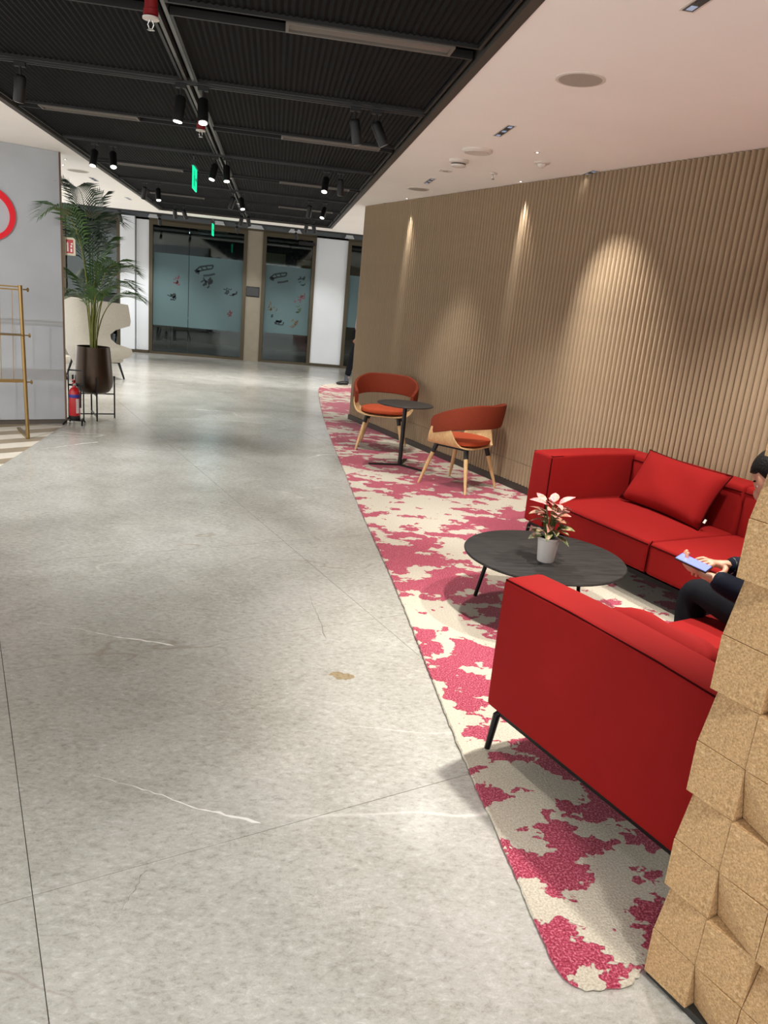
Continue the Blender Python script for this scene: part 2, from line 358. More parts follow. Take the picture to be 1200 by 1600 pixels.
# a small brown stain in the stone near the rug
rs = random.Random(5)
def vein(a, b2, wmax, m, seed):
    r = random.Random(seed); n = 26; up = []; dn = []; off = 0.0
    dx, dy = b2[0] - a[0], b2[1] - a[1]; L = math.hypot(dx, dy); px, py = -dy / L, dx / L
    for k in range(n + 1):
        u = k / n; off += r.uniform(-0.006, 0.006); off *= 0.9; wd = wmax * (0.12 + u ** 1.5) * r.uniform(0.3, 1.2) * (1 if u < 0.97 else 0.2)
        cx, cy = a[0] + dx * u + px * off, a[1] + dy * u + py * off; up.append((cx + px * wd, cy + py * wd)); dn.append((cx - px * wd, cy - py * wd))
    b = MB()
    for k in range(n): b.add([(*dn[k], 0.0003), (*dn[k + 1], 0.0003), (*up[k + 1], 0.0003), (*up[k], 0.0003)], [(0, 1, 2, 3)])
    b.build('stone_vein', m, fl)
WV = mat('white_vein', (224, 221, 216), 0.3)
vein((-0.50, 2.17), (0.03, 1.92), 0.0065, WV, 1); vein((-1.0, 3.30), (-0.37, 3.088), 0.006, WV, 2); vein((-2.0, 6.9), (-1.6, 7.35), 0.012, WV, 4)
vein((0.25, 4.05), (0.32, 3.2), 0.0018, mat('grey_crack', (120, 112, 100), 0.5), 8); vein((-0.33, 1.55), (-0.28, 1.75), 0.0016, MATS['grey_crack'], 9)
st = []
for k in range(26):
    t2 = 2 * PI * k / 26; rr = 0.8 + rs.uniform(-0.25, 0.25); st.append((0.355 + 0.062 * rr * math.cos(t2) + 0.012 * math.sin(t2), 2.843 + 0.034 * rr * math.sin(t2) - 0.02 * math.cos(t2)))
MB().prism(st, 0.0, 0.0004).build('stone_stain', mat('brown_inclusion', (150, 134, 106), 0.3, noise=60, nvar=0.3), fl)
# ---- chevron strips at the left
CHA = mat('taupe_strip', (146, 130, 108), 0.4, noise=6, nvar=0.1); CHB = mat('cream_strip', (214, 205, 190), 0.35, noise=6, nvar=0.06)
for k in range(-16, 14):
    for (o0, wd, mm) in ((0.0, 0.22, CHA), (0.22, 0.26, CHB)):
        y0 = 8.03 + 0.48 * k + o0; q = []
        a = y0 + 0.0015; b2 = y0 + wd - 0.0015; xl, xr, sl = -4.4, -2.1, 0.83
        q = [(xl, a + sl * xl), (xr, a + sl * xr), (xr, b2 + sl * xr), (xl, b2 + sl * xl)]
        p = clip(clip(q, 0, 1, 8.05), 0, -1, 1.0)
        if len(p) < 3 or max(v[1] for v in p) < -0.9: continue
        MB().prism(p, -0.012, 0.0).build('floor_strip', mm, fl)

# ---- white ceiling with the openings
ce = MB()
ce.box(0.9, 5.2, -1.2, 14.05, H, H + 0.12); ce.box(-4.6, -1.93, -1.2, 14.05, H, H + 0.12); ce.box(-1.93, 0.9, 13.45, 14.05, H, H + 0.12)
ceil = struct(ce.build('ceiling', WHITE))
bk = MB().box(-1.93, 0.9, -1.2, 13.45, 2.78, 2.86); bk.box(-4.6, 5.2, 14.0, 17.1, 2.98, 3.05).box(-4.6, 5.2, 14.0, 14.05, 2.752, 2.98)
bk.build('ceiling_void', SLOT, ceil)
MB().prism([(1.19, 9.25), (1.35, 8.97), (1.37, 9.27)], H - 0.003, H).build('ceiling_notch', SLOT, ceil)
# edge frame of the black ceiling
fr = MB().box(0.855, 0.9, -1.2, 13.45, H - 0.004, 2.78).box(-1.93, -1.885, -1.2, 13.45, H - 0.004, 2.78).box(-1.885, 0.855, 13.40, 13.45, H - 0.004, 2.78)
fr.build('ceiling_edge_frame', DARKF, ceil)
slots = [-1.2, 1.25, 3.70, 6.15, 8.60, 11.05, 13.40]; tracks = [0.03, 2.48, 4.92, 7.37, 9.80, 12.28]
def corr(x0, x1, y0, y1):
    b = MB(); n = max(2, int((x1 - x0) / 0.015)); vs = []; fs = []
    for i in range(n + 1):
        z = 2.655 + (0.007 if i % 2 else 0.0); x = x0 + (x1 - x0) * i / n; vs += [(x, y0, z), (x, y1, z)]
    for i in range(n): fs.append((2 * i, 2 * i + 1, 2 * i + 3, 2 * i + 2))
    b.add(vs, fs); return b
for a in range(len(slots) - 1):
    for (y0, y1) in ((slots[a] + 0.07, tracks[a] - 0.045), (tracks[a] + 0.045, slots[a + 1] - 0.07)):
        for x0, x1 in ((-1.87, -0.575), (-0.505, 0.84)):
            pn = corr(x0 + 0.014, x1 - 0.014, y0 + 0.014, y1 - 0.014).build('mesh_panel', MESHM, ceil)
            f2 = MB(); t = 0.014
            f2.box(x0, x1, y0, y0 + t, 2.642, 2.675).box(x0, x1, y1 - t, y1, 2.642, 2.675).box(x0, x0 + t, y0 + t, y1 - t, 2.642, 2.675).box(x1 - t, x1, y0 + t, y1 - t, 2.642, 2.675)
            f2.build('panel_rim', DARKF if False else mat('panel_rim_metal', (46, 46, 46), 0.45, 0.5), pn)
MB().box(-0.57, -0.553, -1.2, 13.4, 2.65, 2.69).box(-0.527, -0.51, -1.2, 13.4, 2.65, 2.69).build('spine_rail', RAILM, ceil)
for y in (slots[2], slots[3], slots[4], slots[5]):       # ducts seen in the slots
    MB().box(-1.8, -0.62, y - 0.05, y + 0.05, 2.74, 2.775).build('slot_duct', mat('duct_grey', (96, 94, 90), 0.6), ceil)

# ---- left grey wall (stands across, its right end beside the plant)
wl = struct(MB().box(-2.2, 0.0, 0.0, 0.12, 0.05, H - 0.002).build('wall_left', PLASTER, None, loc=(-2.11, 8.18, 0), rot=(0, 0, math.radians(26.6))))
WLM = Matrix.Translation((-2.11, 8.18, 0)) @ Euler((0, 0, math.radians(26.6))).to_matrix().to_4x4()
MB().box(0.0, 0.018, -0.004, 0.124, 0.0, H - 0.002).build('corner_trim', mat('bronze_trim', (120, 100, 84), 0.4, 0.6), wl)
MB().box(-2.2, 0.0, 0.012, 0.11, 0.0, 0.05).build('plinth', mat('plinth_grey', (96, 90, 84), 0.5, 0.3), wl)
# red emblem on it
em = MB(); vs = []; n = 48
for k in range(n + 1):
    t = 2 * PI * k / n; th = 0.045 + 0.025 * (0.5 - 0.5 * math.cos(t + 0.9)); ro = 0.245
    for rr, y in ((ro, 0.0), (ro, -0.02), (ro - th, -0.02), (ro - th, 0.0)): vs.append((rr * math.cos(t), y, rr * 1.0 * math.sin(t)))
fs = []
for k in range(n):
    for j in range(4): fs.append((4 * k + j, 4 * k + (j + 1) % 4, 4 * k + 4 + (j + 1) % 4, 4 * k + 4 + j))
em.add(vs, fs)
emo = em.build('wall_emblem', LOGO, None, loc=WLM @ Vector((-0.645, -0.0005, 1.995)), rot=(0, 0, math.radians(26.6)))
tag(emo, 'red ring shaped emblem mounted on the grey plaster wall', 'emblem')

# ---- right ribbed wall
A = Vector((1.07, 9.68, 0)); RW = math.atan2(-0.944, 0.33)
WM = Matrix.Translation(A) @ Euler((0, 0, RW)).to_matrix().to_4x4()
wr = struct(MB().box(-0.05, 9.0, 0.004, 0.22, 0.0, H - 0.002).build('wall_right', mat('wall_core', (120, 104, 84), 0.8), None, loc=A, rot=(0, 0, RW)))
vs = []; fs = []; PITCH = 0.045; nn = 8
for z0, z1 in ((0.075, 0.2635), (0.2665, H - 0.003)):      # the wall covering has a joint low down
    o = len(vs)
    for z in (z0, z1):
        for k in range(nn + 1):
            u = k / nn; y = 0.003 - 0.030 * math.sin(PI * u) ** 0.8; vs.append(((u - 0.5) * PITCH, y, z))
    for k in range(nn): fs.append((o + k, o + k + 1, o + nn + 1 + k + 1, o + nn + 1 + k))
SLAT = MB().add(vs, fs).mesh('wall_slat', RIB, False); SLAT.polygons.foreach_set('use_smooth', [True] * len(SLAT.polygons))
for i in range(int(9.0 / PITCH)):
    link('wall_slat', SLAT, wr, loc=(-0.03 + i * PITCH, 0, 0))
bb = struct(MB().box(-0.06, 9.0, -0.030, 0.004, 0.013, 0.072).build('baseboard_right', mat('dark_baseboard', (52, 44, 38), 0.5), None, loc=A, rot=(0, 0, RW)))

# ---- cork wall in the right foreground
CO = Vector((0.977, 1.342, 0)); RC = math.atan2(-0.93, 0.37)
CM = Matrix.Translation(CO) @ Euler((0, 0, RC)).to_matrix().to_4x4()
wc = struct(MB().box(0.0, 1.44, 0.042, 0.27, 0.0, H - 0.002).build('wall_front', mat('cork_backing', (92, 74, 52), 0.9), None, loc=CO, rot=(0, 0, RC)))
MB().box(0.0, 1.44, 0.018, 0.042, 0.0, 0.02).build('plinth', mat('plinth_dark', (46, 46, 44), 0.5), wc)
def cork_mesh(dep):              # dep: front y of BL, BR, TR, TL (0 = proud)
    tw, th, g = 0.12, 0.13, 0.0006
    xs = [(g, g), (tw - g, g), (tw - g, th - g), (g, th - g)]
    f = [(x, dep[i], z) for i, (x, z) in enumerate(xs)]; bkk = [(x, 0.042, z) for x, z in xs]
    lo = max(range(4), key=lambda i: dep[i])
    tri = [(lo, (lo + 1) % 4, (lo + 3) % 4), ((lo + 1) % 4, (lo + 2) % 4, (lo + 3) % 4)]
    b = MB().add(f + bkk, tri + [(4, 7, 6, 5)] + [(i, 4 + i, 4 + (i + 1) % 4, (i + 1) % 4) for i in range(4)])
    me = b.mesh('cork_tile', CORK)
    bm = bmesh.new(); bm.from_mesh(me); bmesh.ops.recalc_face_normals(bm, faces=bm.faces[:])
    ed = [e for e in bm.edges if e.calc_face_angle(0) > 0.9]
    bmesh.ops.bevel(bm, geom=ed, offset=0.0012, segments=1, affect='EDGES'); bm.to_mesh(me); bm.free(); return me
CT = [cork_mesh((0.004, 0.004, 0.004, 0.040)), cork_mesh((0.004, 0.008, 0.004, 0.002)), cork_mesh((0.040, 0.004, 0.0, 0.004)), cork_mesh((0.002, 0.006, 0.010, 0.002))]
for i in range(12):
    for j in range(20):
        if (i + j) % 2: k = 0 if i % 2 == 0 else 2
        else: k = 1 if i % 2 == 0 else 3
        link('cork_tile', CT[k], wc, loc=(0.12 * i, 0, 0.02 + 0.13 * j))

# ---- back wall with glazed rooms behind
Y = 17.0
wb = MB()
for x0, x1 in ((-2.89, -2.63), (0.83, 1.51), (2.55, 5.2)): wb.box(x0, x1, Y - 0.02, Y + 0.1, 0.06, 2.74)
wb.box(-4.6, -4.36, Y - 0.02, Y + 0.1, 0.06, 2.74).box(-3.2, -2.91, Y - 0.10, Y + 0.1, 0.06, 2.74)
wback = struct(wb.build('wall_back', WALLW))
struct(MB().box(-4.6, -2.63, Y - 0.115, Y - 0.02, 0.0, 0.06).box(0.83, 1.51, Y - 0.035, Y - 0.02, 0.0, 0.06).box(2.55, 5.2, Y - 0.035, Y - 0.02, 0.0, 0.06).build('baseboard_back', BRONZE))
pil = struct(MB().box(-0.62, -0.30, Y - 0.04, Y + 0.1, 0.0, 2.70).build('trim_1', BEIGEP))
tr2 = struct(MB().box(-4.6, 5.2, Y - 0.02, Y + 0.1, 2.742, 2.98).build('trim_2', mat('slate_panel', (84, 88, 92), 0.6)))
for x, hw in ((-2.55, 0.10), (-1.22, 0.12), (-0.46, 0.17), (0.36, 0.14), (1.52, 0.10), (2.7, 0.12)):      # white brackets on the slate strip
    MB().add([(x - hw, Y - 0.10, 2.745), (x + hw, Y - 0.10, 2.745), (x + hw, Y - 0.021, 2.745), (x - hw, Y - 0.021, 2.745), (x - hw * 0.6, Y - 0.06, 2.83), (x + hw * 0.6, Y - 0.06, 2.83), (x + hw * 0.6, Y - 0.021, 2.83), (x - hw * 0.6, Y - 0.021, 2.83)], [(0, 3, 2, 1), (4, 5, 6, 7), (0, 1, 5, 4), (1, 2, 6, 5), (2, 3, 7, 6), (3, 0, 4, 7)]).build('bracket', WALLW, tr2)
struct(MB().box(-4.6, 5.2, Y - 0.02, Y + 0.1, 2.70, 2.742).build('trim_3', BRONZE))
def motif(parent, x, z, s, m, kind):
    b = MB(); y = Y - 0.008
    def stroke(pts, wd):
        for (x0, z0), (x1, z1) in zip(pts, pts[1:]):
            dx, dz = x1 - x0, z1 - z0; L = math.hypot(dx, dz) or 1; px, pz = -dz / L * wd, dx / L * wd
            b.add([(x + s * (x0 + px), y, z + s * (z0 + pz)), (x + s * (x0 - px), y, z + s * (z0 - pz)), (x + s * (x1 - px), y, z + s * (z1 - pz)), (x + s * (x1 + px), y, z + s * (z1 + pz))], [(0, 1, 2, 3)])
    if kind == 0:      # winged box-like line figure
        stroke([(-1, -0.3), (-0.5, 0.2), (0.3, 0.4), (0.9, 0.5), (0.8, 0.15), (0.0, -0.05), (-0.8, -0.3)], 0.08); stroke([(-0.4, 0.2), (-0.1, -0.1)], 0.06); stroke([(0.1, 0.4), (0.3, 0.05)], 0.06)
        stroke([(-0.1, -0.65), (0.5, -0.55), (1.1, -0.35)], 0.1); stroke([(-0.9, -0.25), (-0.5, -0.35)], 0.2)
    else:
        rr = random.Random(int(x * 100 + z * 10))
        for q in range(7):
            a0 = rr.uniform(-0.8, 0.6), rr.uniform(-0.7, 0.6); t = rr.uniform(-0.5, 0.9); L = rr.uniform(0.25, 0.6)
            stroke([a0, (a0[0] + L * math.cos(t), a0[1] + L * math.sin(t)), (a0[0] + L * 1.3 * math.cos(t + 0.5), a0[1] + L * 1.3 * math.sin(t + 0.5))], rr.uniform(0.05, 0.13))
    b.build('printed_motif', m, parent)
def window(name, x0, x1, film, mull=None):
    fw = 0.075; b = MB()
    b.box(x0, x0 + fw, Y - 0.06, Y + 0.08, 0, 2.70).box(x1 - fw, x1, Y - 0.06, Y + 0.08, 0, 2.70).box(x0 + fw, x1 - fw, Y - 0.06, Y + 0.08, 2.62, 2.70).box(x0 + fw, x1 - fw, Y - 0.06, Y + 0.08, 0, 0.05)
    o = struct(b.build(name, BRONZE))
    edges = [x0 + fw] + (mull or []) + [x1 - fw]
    for a, c in zip(edges, edges[1:]):
        MB().box(a + 0.004, c - 0.004, Y, Y + 0.01, 0.05, 2.62).build('glass_pane', GLASS, o)
        if film: MB().box(a + 0.006, c - 0.006, Y - 0.004, Y - 0.0005, film[0], film[1]).build('frosted_film', FILM, o)
    return o
w1 = window('window_1', -2.63, -0.62, (0.6, 2.08), [-1.82])
for (x, z, s, m, k) in ((-1.5, 1.83, 0.2, INK, 0), (-1.5, 1.57, 0.17, INK, 1), (-2.1, 1.55, 0.12, INKR, 1), (-2.2, 1.2, 0.14, INK, 1), (-0.98, 1.42, 0.15, INK, 1), (-0.95, 0.95, 0.1, INKR, 1)): motif(w1, x, z, s, m, k)
w2 = window('window_2', -0.30, 0.83, (0.64, 2.05))
for (x, z, s, m, k) in ((0.06, 1.83, 0.19, INK, 0), (0.52, 1.78, 0.13, INK, 1), (0.5, 1.42, 0.14, INKR, 1), (-0.05, 1.2, 0.14, INKO, 1), (0.45, 1.18, 0.12, INKG, 1), (0.02, 0.88, 0.17, INK, 1), (0.45, 0.85, 0.12, INKO, 1)): motif(w2, x, z, s, m, k)
w3 = window('window_3', 1.51, 2.55, (0.9, 2.0))
w4 = window('window_4', -4.36, -3.2, None)
# dark rooms behind the glass
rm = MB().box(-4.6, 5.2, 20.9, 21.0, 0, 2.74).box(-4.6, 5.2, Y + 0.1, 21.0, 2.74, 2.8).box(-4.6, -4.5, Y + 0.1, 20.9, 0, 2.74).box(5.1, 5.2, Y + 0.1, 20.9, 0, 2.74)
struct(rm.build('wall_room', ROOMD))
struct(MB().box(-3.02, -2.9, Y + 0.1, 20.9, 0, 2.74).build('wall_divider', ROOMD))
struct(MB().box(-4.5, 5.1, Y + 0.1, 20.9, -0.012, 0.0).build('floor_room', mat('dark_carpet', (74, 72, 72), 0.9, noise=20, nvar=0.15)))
bt = tag(MB().box(-0.25, 0.20, 18.0, 18.08, 2.10, 2.34).build('hanging_board', mat('cream_board', (176, 158, 118), 0.7)), 'cream board hanging behind the glass door, at its left', 'board')
bt2 = tag(MB().box(0.45, 0.98, 18.0, 18.08, 2.02, 2.26).build('hanging_board', MATS['cream_board']), 'cream board hanging behind the glass door, at its right', 'board')
for o, xs, zt in ((bt, (-0.2, 0.15), 2.34), (bt2, (0.5, 0.93), 2.26)):
    for x in xs: MB().tube([(x, 18.04, zt), (x, 18.04, 2.735)], 0.008).build('hanger_rod', BLACKM, o)
dk = thing('office_desk', 'dim grey office desk inside the glazed room at far left', 'desk', (-1.6, 19.0, 0))
MB().box(-0.9, 0.9, -0.35, 0.35, 0.70, 0.735).build('desk_top', mat('desk_grey', (120, 118, 114), 0.6), dk)
for x in (-0.85, 0.85):
    for y in (-0.3, 0.3): MB().box(x - 0.025, x + 0.025, y - 0.025, y + 0.025, 0, 0.70).build('leg', RAILM, dk)
al = bpy.data.lights.new('added_room_fill', 'AREA'); al.energy = 10; al.size = 0.6; al.color = (0.75, 0.95, 1.0)  # unseen dim light added inside the glazed room to light the film
ao = bpy.data.objects.new('added_room_fill', al); COL.objects.link(ao); ao.location = (-1.45, 18.2, 2.6)
rl = tag(MB().box(-1.78, -1.12, 17.9, 18.5, 2.68, 2.735).build('added_fill_panel', PLAST), 'added unseen fill light panel on the ceiling behind the wide glass pane', 'lamp')  # panel added as the housing of that fill light
# foliage behind window_4 (large leaves standing in the dark room)
fol = thing('indoor_tree', 'broad leaved dark green plant standing behind the far left glass', 'plant', (-3.75, 17.9, 0))
MB().lathe([(0.14, 0), (0.18, 0.3), (0.17, 0.34)], 16).build('pot', POTM, fol)
MB().tube([(0, 0, 0.34), (0.02, 0, 1.2), (-0.02, 0.02, 2.2)], [0.03, 0.025, 0.012]).build('stem', PALMY, fol)
def leaf_mesh(name, m, L, W, droop=0.3, n=5, fold=0.15):
    vs = []; fs = []
    for i in range(n + 1):
        u = i / n; wd = W * math.sin(PI * min(1, u * 0.96 + 0.04)) ** 0.8 * (1 - 0.35 * u); x = L * u; z = -droop * L * u * u
        vs += [(x, -wd, z + fold * wd), (x, 0, z), (x, wd, z + fold * wd)]
    for i in range(n): fs += [(3 * i, 3 * i + 3, 3 * i + 4, 3 * i + 1), (3 * i + 1, 3 * i + 4, 3 * i + 5, 3 * i + 2)]
    me = MB().add(vs, fs).mesh(name, m, True); return me
BL = leaf_mesh('leaf', PALMD, 0.55, 0.13, 0.5); BL2 = leaf_mesh('leaf', PALM, 0.5, 0.10, 0.6)
for i in range(44):
    a = random.uniform(0, 2 * PI); z = 0.7 + 1.55 * (i / 44)
    link('leaf', random.choice((BL, BL2)), fol, loc=(0.02, 0, z), rot=(random.uniform(-.3, .3), random.uniform(-1.0, 0.1), a)).scale = (random.uniform(0.7, 1.15),) * 3
rd = tag(rbox('card_reader', BLACKP, None, -0.615, -0.335, Y - 0.065, Y - 0.0405, 1.36, 1.57, 0.01, 2), 'black wall panel on the beige pillar between two glass panes', 'panel')
MB().box(-0.60, -0.35, Y - 0.067, Y - 0.0645, 1.385, 1.55).build('screen', mat('dark_screen', (6, 6, 8), 0.1), rd)
cl = thing('door_closer', 'black door closer at the top of the glass door', 'closer', (0.62, Y - 0.09, 2.55))
MB().box(-0.17, 0.17, -0.03, 0.03, -0.035, 0.035).build('body', BLACKP, cl); MB().bar((0.0, 0.0, 0.035), (-0.14, 0.02, 0.08), 0.02, 0.012).build('arm', BLACKP, cl)

# ================================================================ CEILING FITTINGS
def track(y, x0, x1, label):
    t = thing('lighting_track', label, 'track', (0, y, 0))
    MB().box(x0, x1, -0.018, 0.018, 2.636, 2.668).build('rail', mat('track_grey', (70, 70, 70), 0.4, 0.6), t)
    MB().box(x0, x1, -0.006, 0.006, 2.634, 2.636).build('groove', SLOT, t); return t
def far_track():
    t = track(14.5, -3.6, 2.6, 'black lighting track hung before the far glass wall')
    for x in (-3.2, -1.3, 0.6, 2.3): MB().tube([(x, 0, 2.668), (x, 0, 2.98)], 0.006, 6).build('hanger', BLACKP, t)
far_track()
ordn = ['nearest', 'second nearest', 'third nearest', 'fourth nearest']
for i, y in enumerate(tracks[2:]): track(y, -1.86, 0.84, 'black lighting track across the dark ceiling, %s of the four' % ordn[i])
heads = [
 (4.92, [(-1.46, (-.2, .3), 0), (-0.59, (-.12, -.06), 1), (-0.465, (.05, -.3), 1), (0.42, (.25, .3), 0), (0.55, (.55, .12), 0)]),
 (7.37, [(-1.60, (-.1, -.3), 1), (-1.45, (.12, -.45), 1), (-0.58, (-.2, -.25), 1), (-0.48, (.06, -.25), 1), (0.41, (-.12, -.4), 1), (0.54, (.1, .3), 0)]),
 (9.80, [(-1.57, (-.2, .4), 0), (-1.42, (.1, -.3), 1), (-0.55, (-.3, .3), 0), (-0.455, (.2, -.35), 1), (0.37, (-.1, .4), 0), (0.55, (-.25, -.35), 1)]),
 (12.28, [(-1.54, (.1, .5), 0), (-1.41, (.35, .4), 0), (-0.55, (-.2, .4), 0), (-0.46, (.2, .5), 0), (0.43, (-.1, .5), 0), (0.53, (.3, .4), 0)]),
]
pos_word = {0: 'leftmost', 1: 'second from left', 2: 'third from left', 3: 'fourth from left', 4: 'fifth from left', 5: 'rightmost'}
def track_head(y, x, tilt, lit, label, zt=2.634, power=P_TRACK):
    t = thing('track_spotlight', label, 'spotlight', (x, y, zt), 0, 'track spotlights under the black ceiling')
    d = Vector((tilt[0], tilt[1], -1)).normalized(); top = Vector((0, 0, -0.075)); end = top + d * 0.125
    MB().box(-0.03, 0.03, -0.016, 0.016, -0.022, 0).build('adapter', BLACKP, t)
    MB().tube([(0, 0, -0.02), (0, 0, -0.085)], 0.007).build('stem', BLACKP, t)
    MB().tube([top - d * 0.012, top, end], [0.022, 0.031, 0.031], 14).build('barrel', BLACKP, t, True)
    MB().tube([end - d * 0.002, end + d * 0.004], 0.024, 14).build('lens', LENS if lit else mat('lens_dim', (150, 148, 140), 0.3), t)
    p = t.location + end + d * 0.02
    spot('spot_lamp', t, p, p + d, power, 54, 0.8, NEUT, 0.03)
    return t
for i, (y, hs) in enumerate(heads):
    for k, (x, tl, lit) in enumerate(hs):
        n = k if len(hs) == 6 or k < 4 else 5
        track_head(y, x, tl, lit, 'black cylinder spotlight on the %s ceiling track, %s of its row' % (ordn[i], pos_word[n]), power=P_TRACK * (1.2, 1.0, 1.0, 1.0)[i])
for k, (x, tl) in enumerate(((-2.75, (.1, 1.2)), (-2.07, (-.1, 1.2)), (-0.73, (.1, 1.2)), (0.32, (.3, 1.2)))):
    track_head(14.5, x, tl, 0, 'black spotlight hanging from the far ceiling track, %s of four' % ('leftmost', 'second from left', 'third from left', 'rightmost')[k], 2.634, P_TRACK * 1.5)
for k, x in enumerate((-1.4, -0.5, 0.5)):
    track_head(0.6, x, ((-.1, .3), (.1, .3), (-.1, .2))[k], 1, 'black cylinder spotlight on the ceiling track behind the camera, %s of its row' % ('leftmost', 'middle', 'rightmost')[k], power=P_TRACK * 1.0)
# shadow-casting lamp for the grey wall (out of frame at left)
for k, (x, y) in enumerate(((-2.31, 9.12), (-2.17, 8.66))):
    o = thing('pin_spot', 'tiny lit pin spot on the left ceiling beside the black edge, %s' % ('farther one', 'nearer one')[k], 'downlight', (x, y, H))
    MB().lathe([(0.018, 0), (0.018, -0.003), (0.011, -0.004)], 16).build('ring', PLAST, o, True); MB().lathe([(0.0105, -0.0035), (0.002, -0.005)], 14).build('lens', LENS, o)
lt = track_head(3.9, -3.4, (0.72, 2.5), 1, 'black spotlight at the left that lights the grey emblem wall', H - 0.001, 120)

# air diffusers in the slots
def diffuser(x0, x1, y, label):
    t = thing('air_diffuser', label, 'vent', ((x0 + x1) / 2, y, 0), 0, 'linear air diffusers in the black ceiling'); L = (x1 - x0) / 2; hw = 0.062
    MB().box(-L, L, -hw, -hw + 0.014, 2.636, 2.66).box(-L, L, hw - 0.014, hw, 2.636, 2.66).box(-L, -L + 0.014, -hw + 0.014, hw - 0.014, 2.636, 2.66).box(L - 0.014, L, -hw + 0.014, hw - 0.014, 2.636, 2.66).build('frame', ALU, t)
    for k in range(6):
        yy = -hw + 0.02 + k * 0.0155; MB().bar((-L + 0.014, yy, 2.648), (L - 0.014, yy, 2.648), 0.012, 0.003, (0, 0.5, 1)).build('louvre', ALU, t)
    MB().box(-L, L, -hw, hw, 2.662, 2.668).build('back_plate', mat('vent_dark', (70, 64, 58), 0.8), t)
for k, (y, a, b2) in enumerate(((3.70, -0.01, 0.73), (6.15, -0.01, 0.73), (8.60, -0.01, 0.73), (11.05, -0.01, 0.73))):
    diffuser(a, b2, y, 'slim louvred air diffuser right of the spine rail, %s row' % ordn[k])
for k, (y, a, b2) in enumerate(((6.15, -1.70, -1.03), (8.60, -1.70, -1.0), (11.05, -1.70, -1.0))):
    diffuser(a, b2, y, 'slim louvred air diffuser left of the spine rail, %s row in view' % ordn[k])

# sprinklers on the spine rail
def sprinkler(x, y, label, scale=1.0, red=True, z=2.645):
    t = thing('sprinkler', label, 'sprinkler', (x, y, z)); s = scale
    if red: MB().lathe([(0.026, 0.0), (0.026, -0.035), (0.03, -0.037), (0.03, -0.058), (0.02, -0.062)], 14).build('red_pipe', SPRED, t, True)
    z0 = -0.062 if red else 0.0
    MB().lathe([(0.012, z0), (0.034 * s, z0 - 0.003), (0.034 * s, z0 - 0.010), (0.010, z0 - 0.012)], 18).build('escutcheon', PLAST, t, True)
    b = MB()
    for sx in (-1, 1): b.tube([(sx * 0.006, 0, z0 - 0.012), (sx * 0.012, 0, z0 - 0.028), (sx * 0.004, 0, z0 - 0.046)], 0.0025, 6)
    b.tube([(0, 0, z0 - 0.012), (0, 0, z0 - 0.046)], 0.003, 6); b.build('yoke', CHROME, t)
    MB().lathe([(0.014, z0 - 0.046), (0.016, z0 - 0.049), (0.005, z0 - 0.051)], 14).build('deflector', CHROME, t, True)
sprinkler(-0.56, 3.63, 'red and white sprinkler on the spine rail, nearest and largest')
sprinkler(-0.57, 5.92, 'red and white sprinkler on the spine rail beyond the nearest spotlights')
sprinkler(-0.54, 8.72, 'small white sprinkler on the spine rail beyond the green exit sign', red=False)
sprinkler(-0.54, 11.2, 'small white sprinkler on the spine rail, farthest along', red=False)
sprinkler(1.72, 6.46, 'chrome sprinkler on the white ceiling near the ribbed wall', 0.9, False, H)
sprinkler(-2.61, 12.04, 'chrome sprinkler on the far left white ceiling', 0.9, False, H)
# exit signs
def exit_sign(x, y, z, label):
    t = thing('exit_sign', label, 'sign', (x, y, z))
    MB().box(-0.02, 0.02, -0.17, 0.17, -0.045, 0).build('housing', mat('sign_housing', (34, 34, 36), 0.5), t)
    p = MB().box(-0.006, 0.006, -0.16, 0.16, -0.235, -0.045).build('acrylic_panel', GREENX, t)
    # bevel glow lines, running figure and arrow on both faces
    for sx in (-1, 1):
        b = MB(); x0, x1 = (0.006, 0.007) if sx > 0 else (-0.007, -0.006)
        b.box(x0, x1, -0.10, -0.07, -0.11, -0.08).box(x0, x1, -0.105, -0.05, -0.165, -0.115).box(x0, x1, -0.12, -0.095, -0.21, -0.165).box(x0, x1, -0.06, -0.035, -0.21, -0.165)
        b.box(x0, x1, 0.02, 0.11, -0.15, -0.13).add([(x1, 0.10, -0.17), (x1, 0.14, -0.14), (x1, 0.10, -0.11)], [(0, 1, 2)])
        b.build('pictogram', GREEND, t)
    for dy in (-0.1, 0.1): MB().tube([(0, dy, 0), (0, dy, 0.04)], 0.004, 6).build('hanger', RAILM, t)
exit_sign(-0.78, 7.62, 2.60, 'green lit exit sign hanging from the black ceiling')
exit_sign(-1.11, 14.0, 2.585, 'smaller green lit exit sign hanging before the far glass wall')
# white ceiling fittings
def disc(name, x, y, r, label, cat, grille, rim=0.016, drop=0.006):
    t = thing(name, label, cat, (x, y, H))
    MB().lathe([(r, 0), (r, -drop * 0.5), (r - rim * 0.5, -drop), (r - rim, -drop * 0.8)], 32).build('rim', PLAST, t, True)
    MB().lathe([(r - rim, -drop * 0.8), (r - rim - 0.001, -drop * 0.95), (0.002, -drop * 0.95)], 32).build('grille', grille, t, True)
disc('ceiling_speaker', 1.37, 3.78, 0.118, 'large round white ceiling speaker with grey grille, nearest', 'speaker', GREYP)
disc('ceiling_disc', 1.37, 5.66, 0.108, 'round white ceiling plate beyond the nearest linear downlight', 'plate', PLAST, 0.03, 0.02)
disc('ceiling_speaker', 1.34, 7.82, 0.11, 'round ceiling speaker above the end of the ribbed wall', 'speaker', GREYP)
disc('ceiling_speaker', -2.25, 9.5, 0.12, 'round ceiling speaker on the left ceiling beyond the grey wall', 'speaker', GREYP)
disc('ceiling_disc', -2.45, 11.0, 0.07, 'small round plate on the far left white ceiling', 'plate', PLAST, 0.02, 0.015)
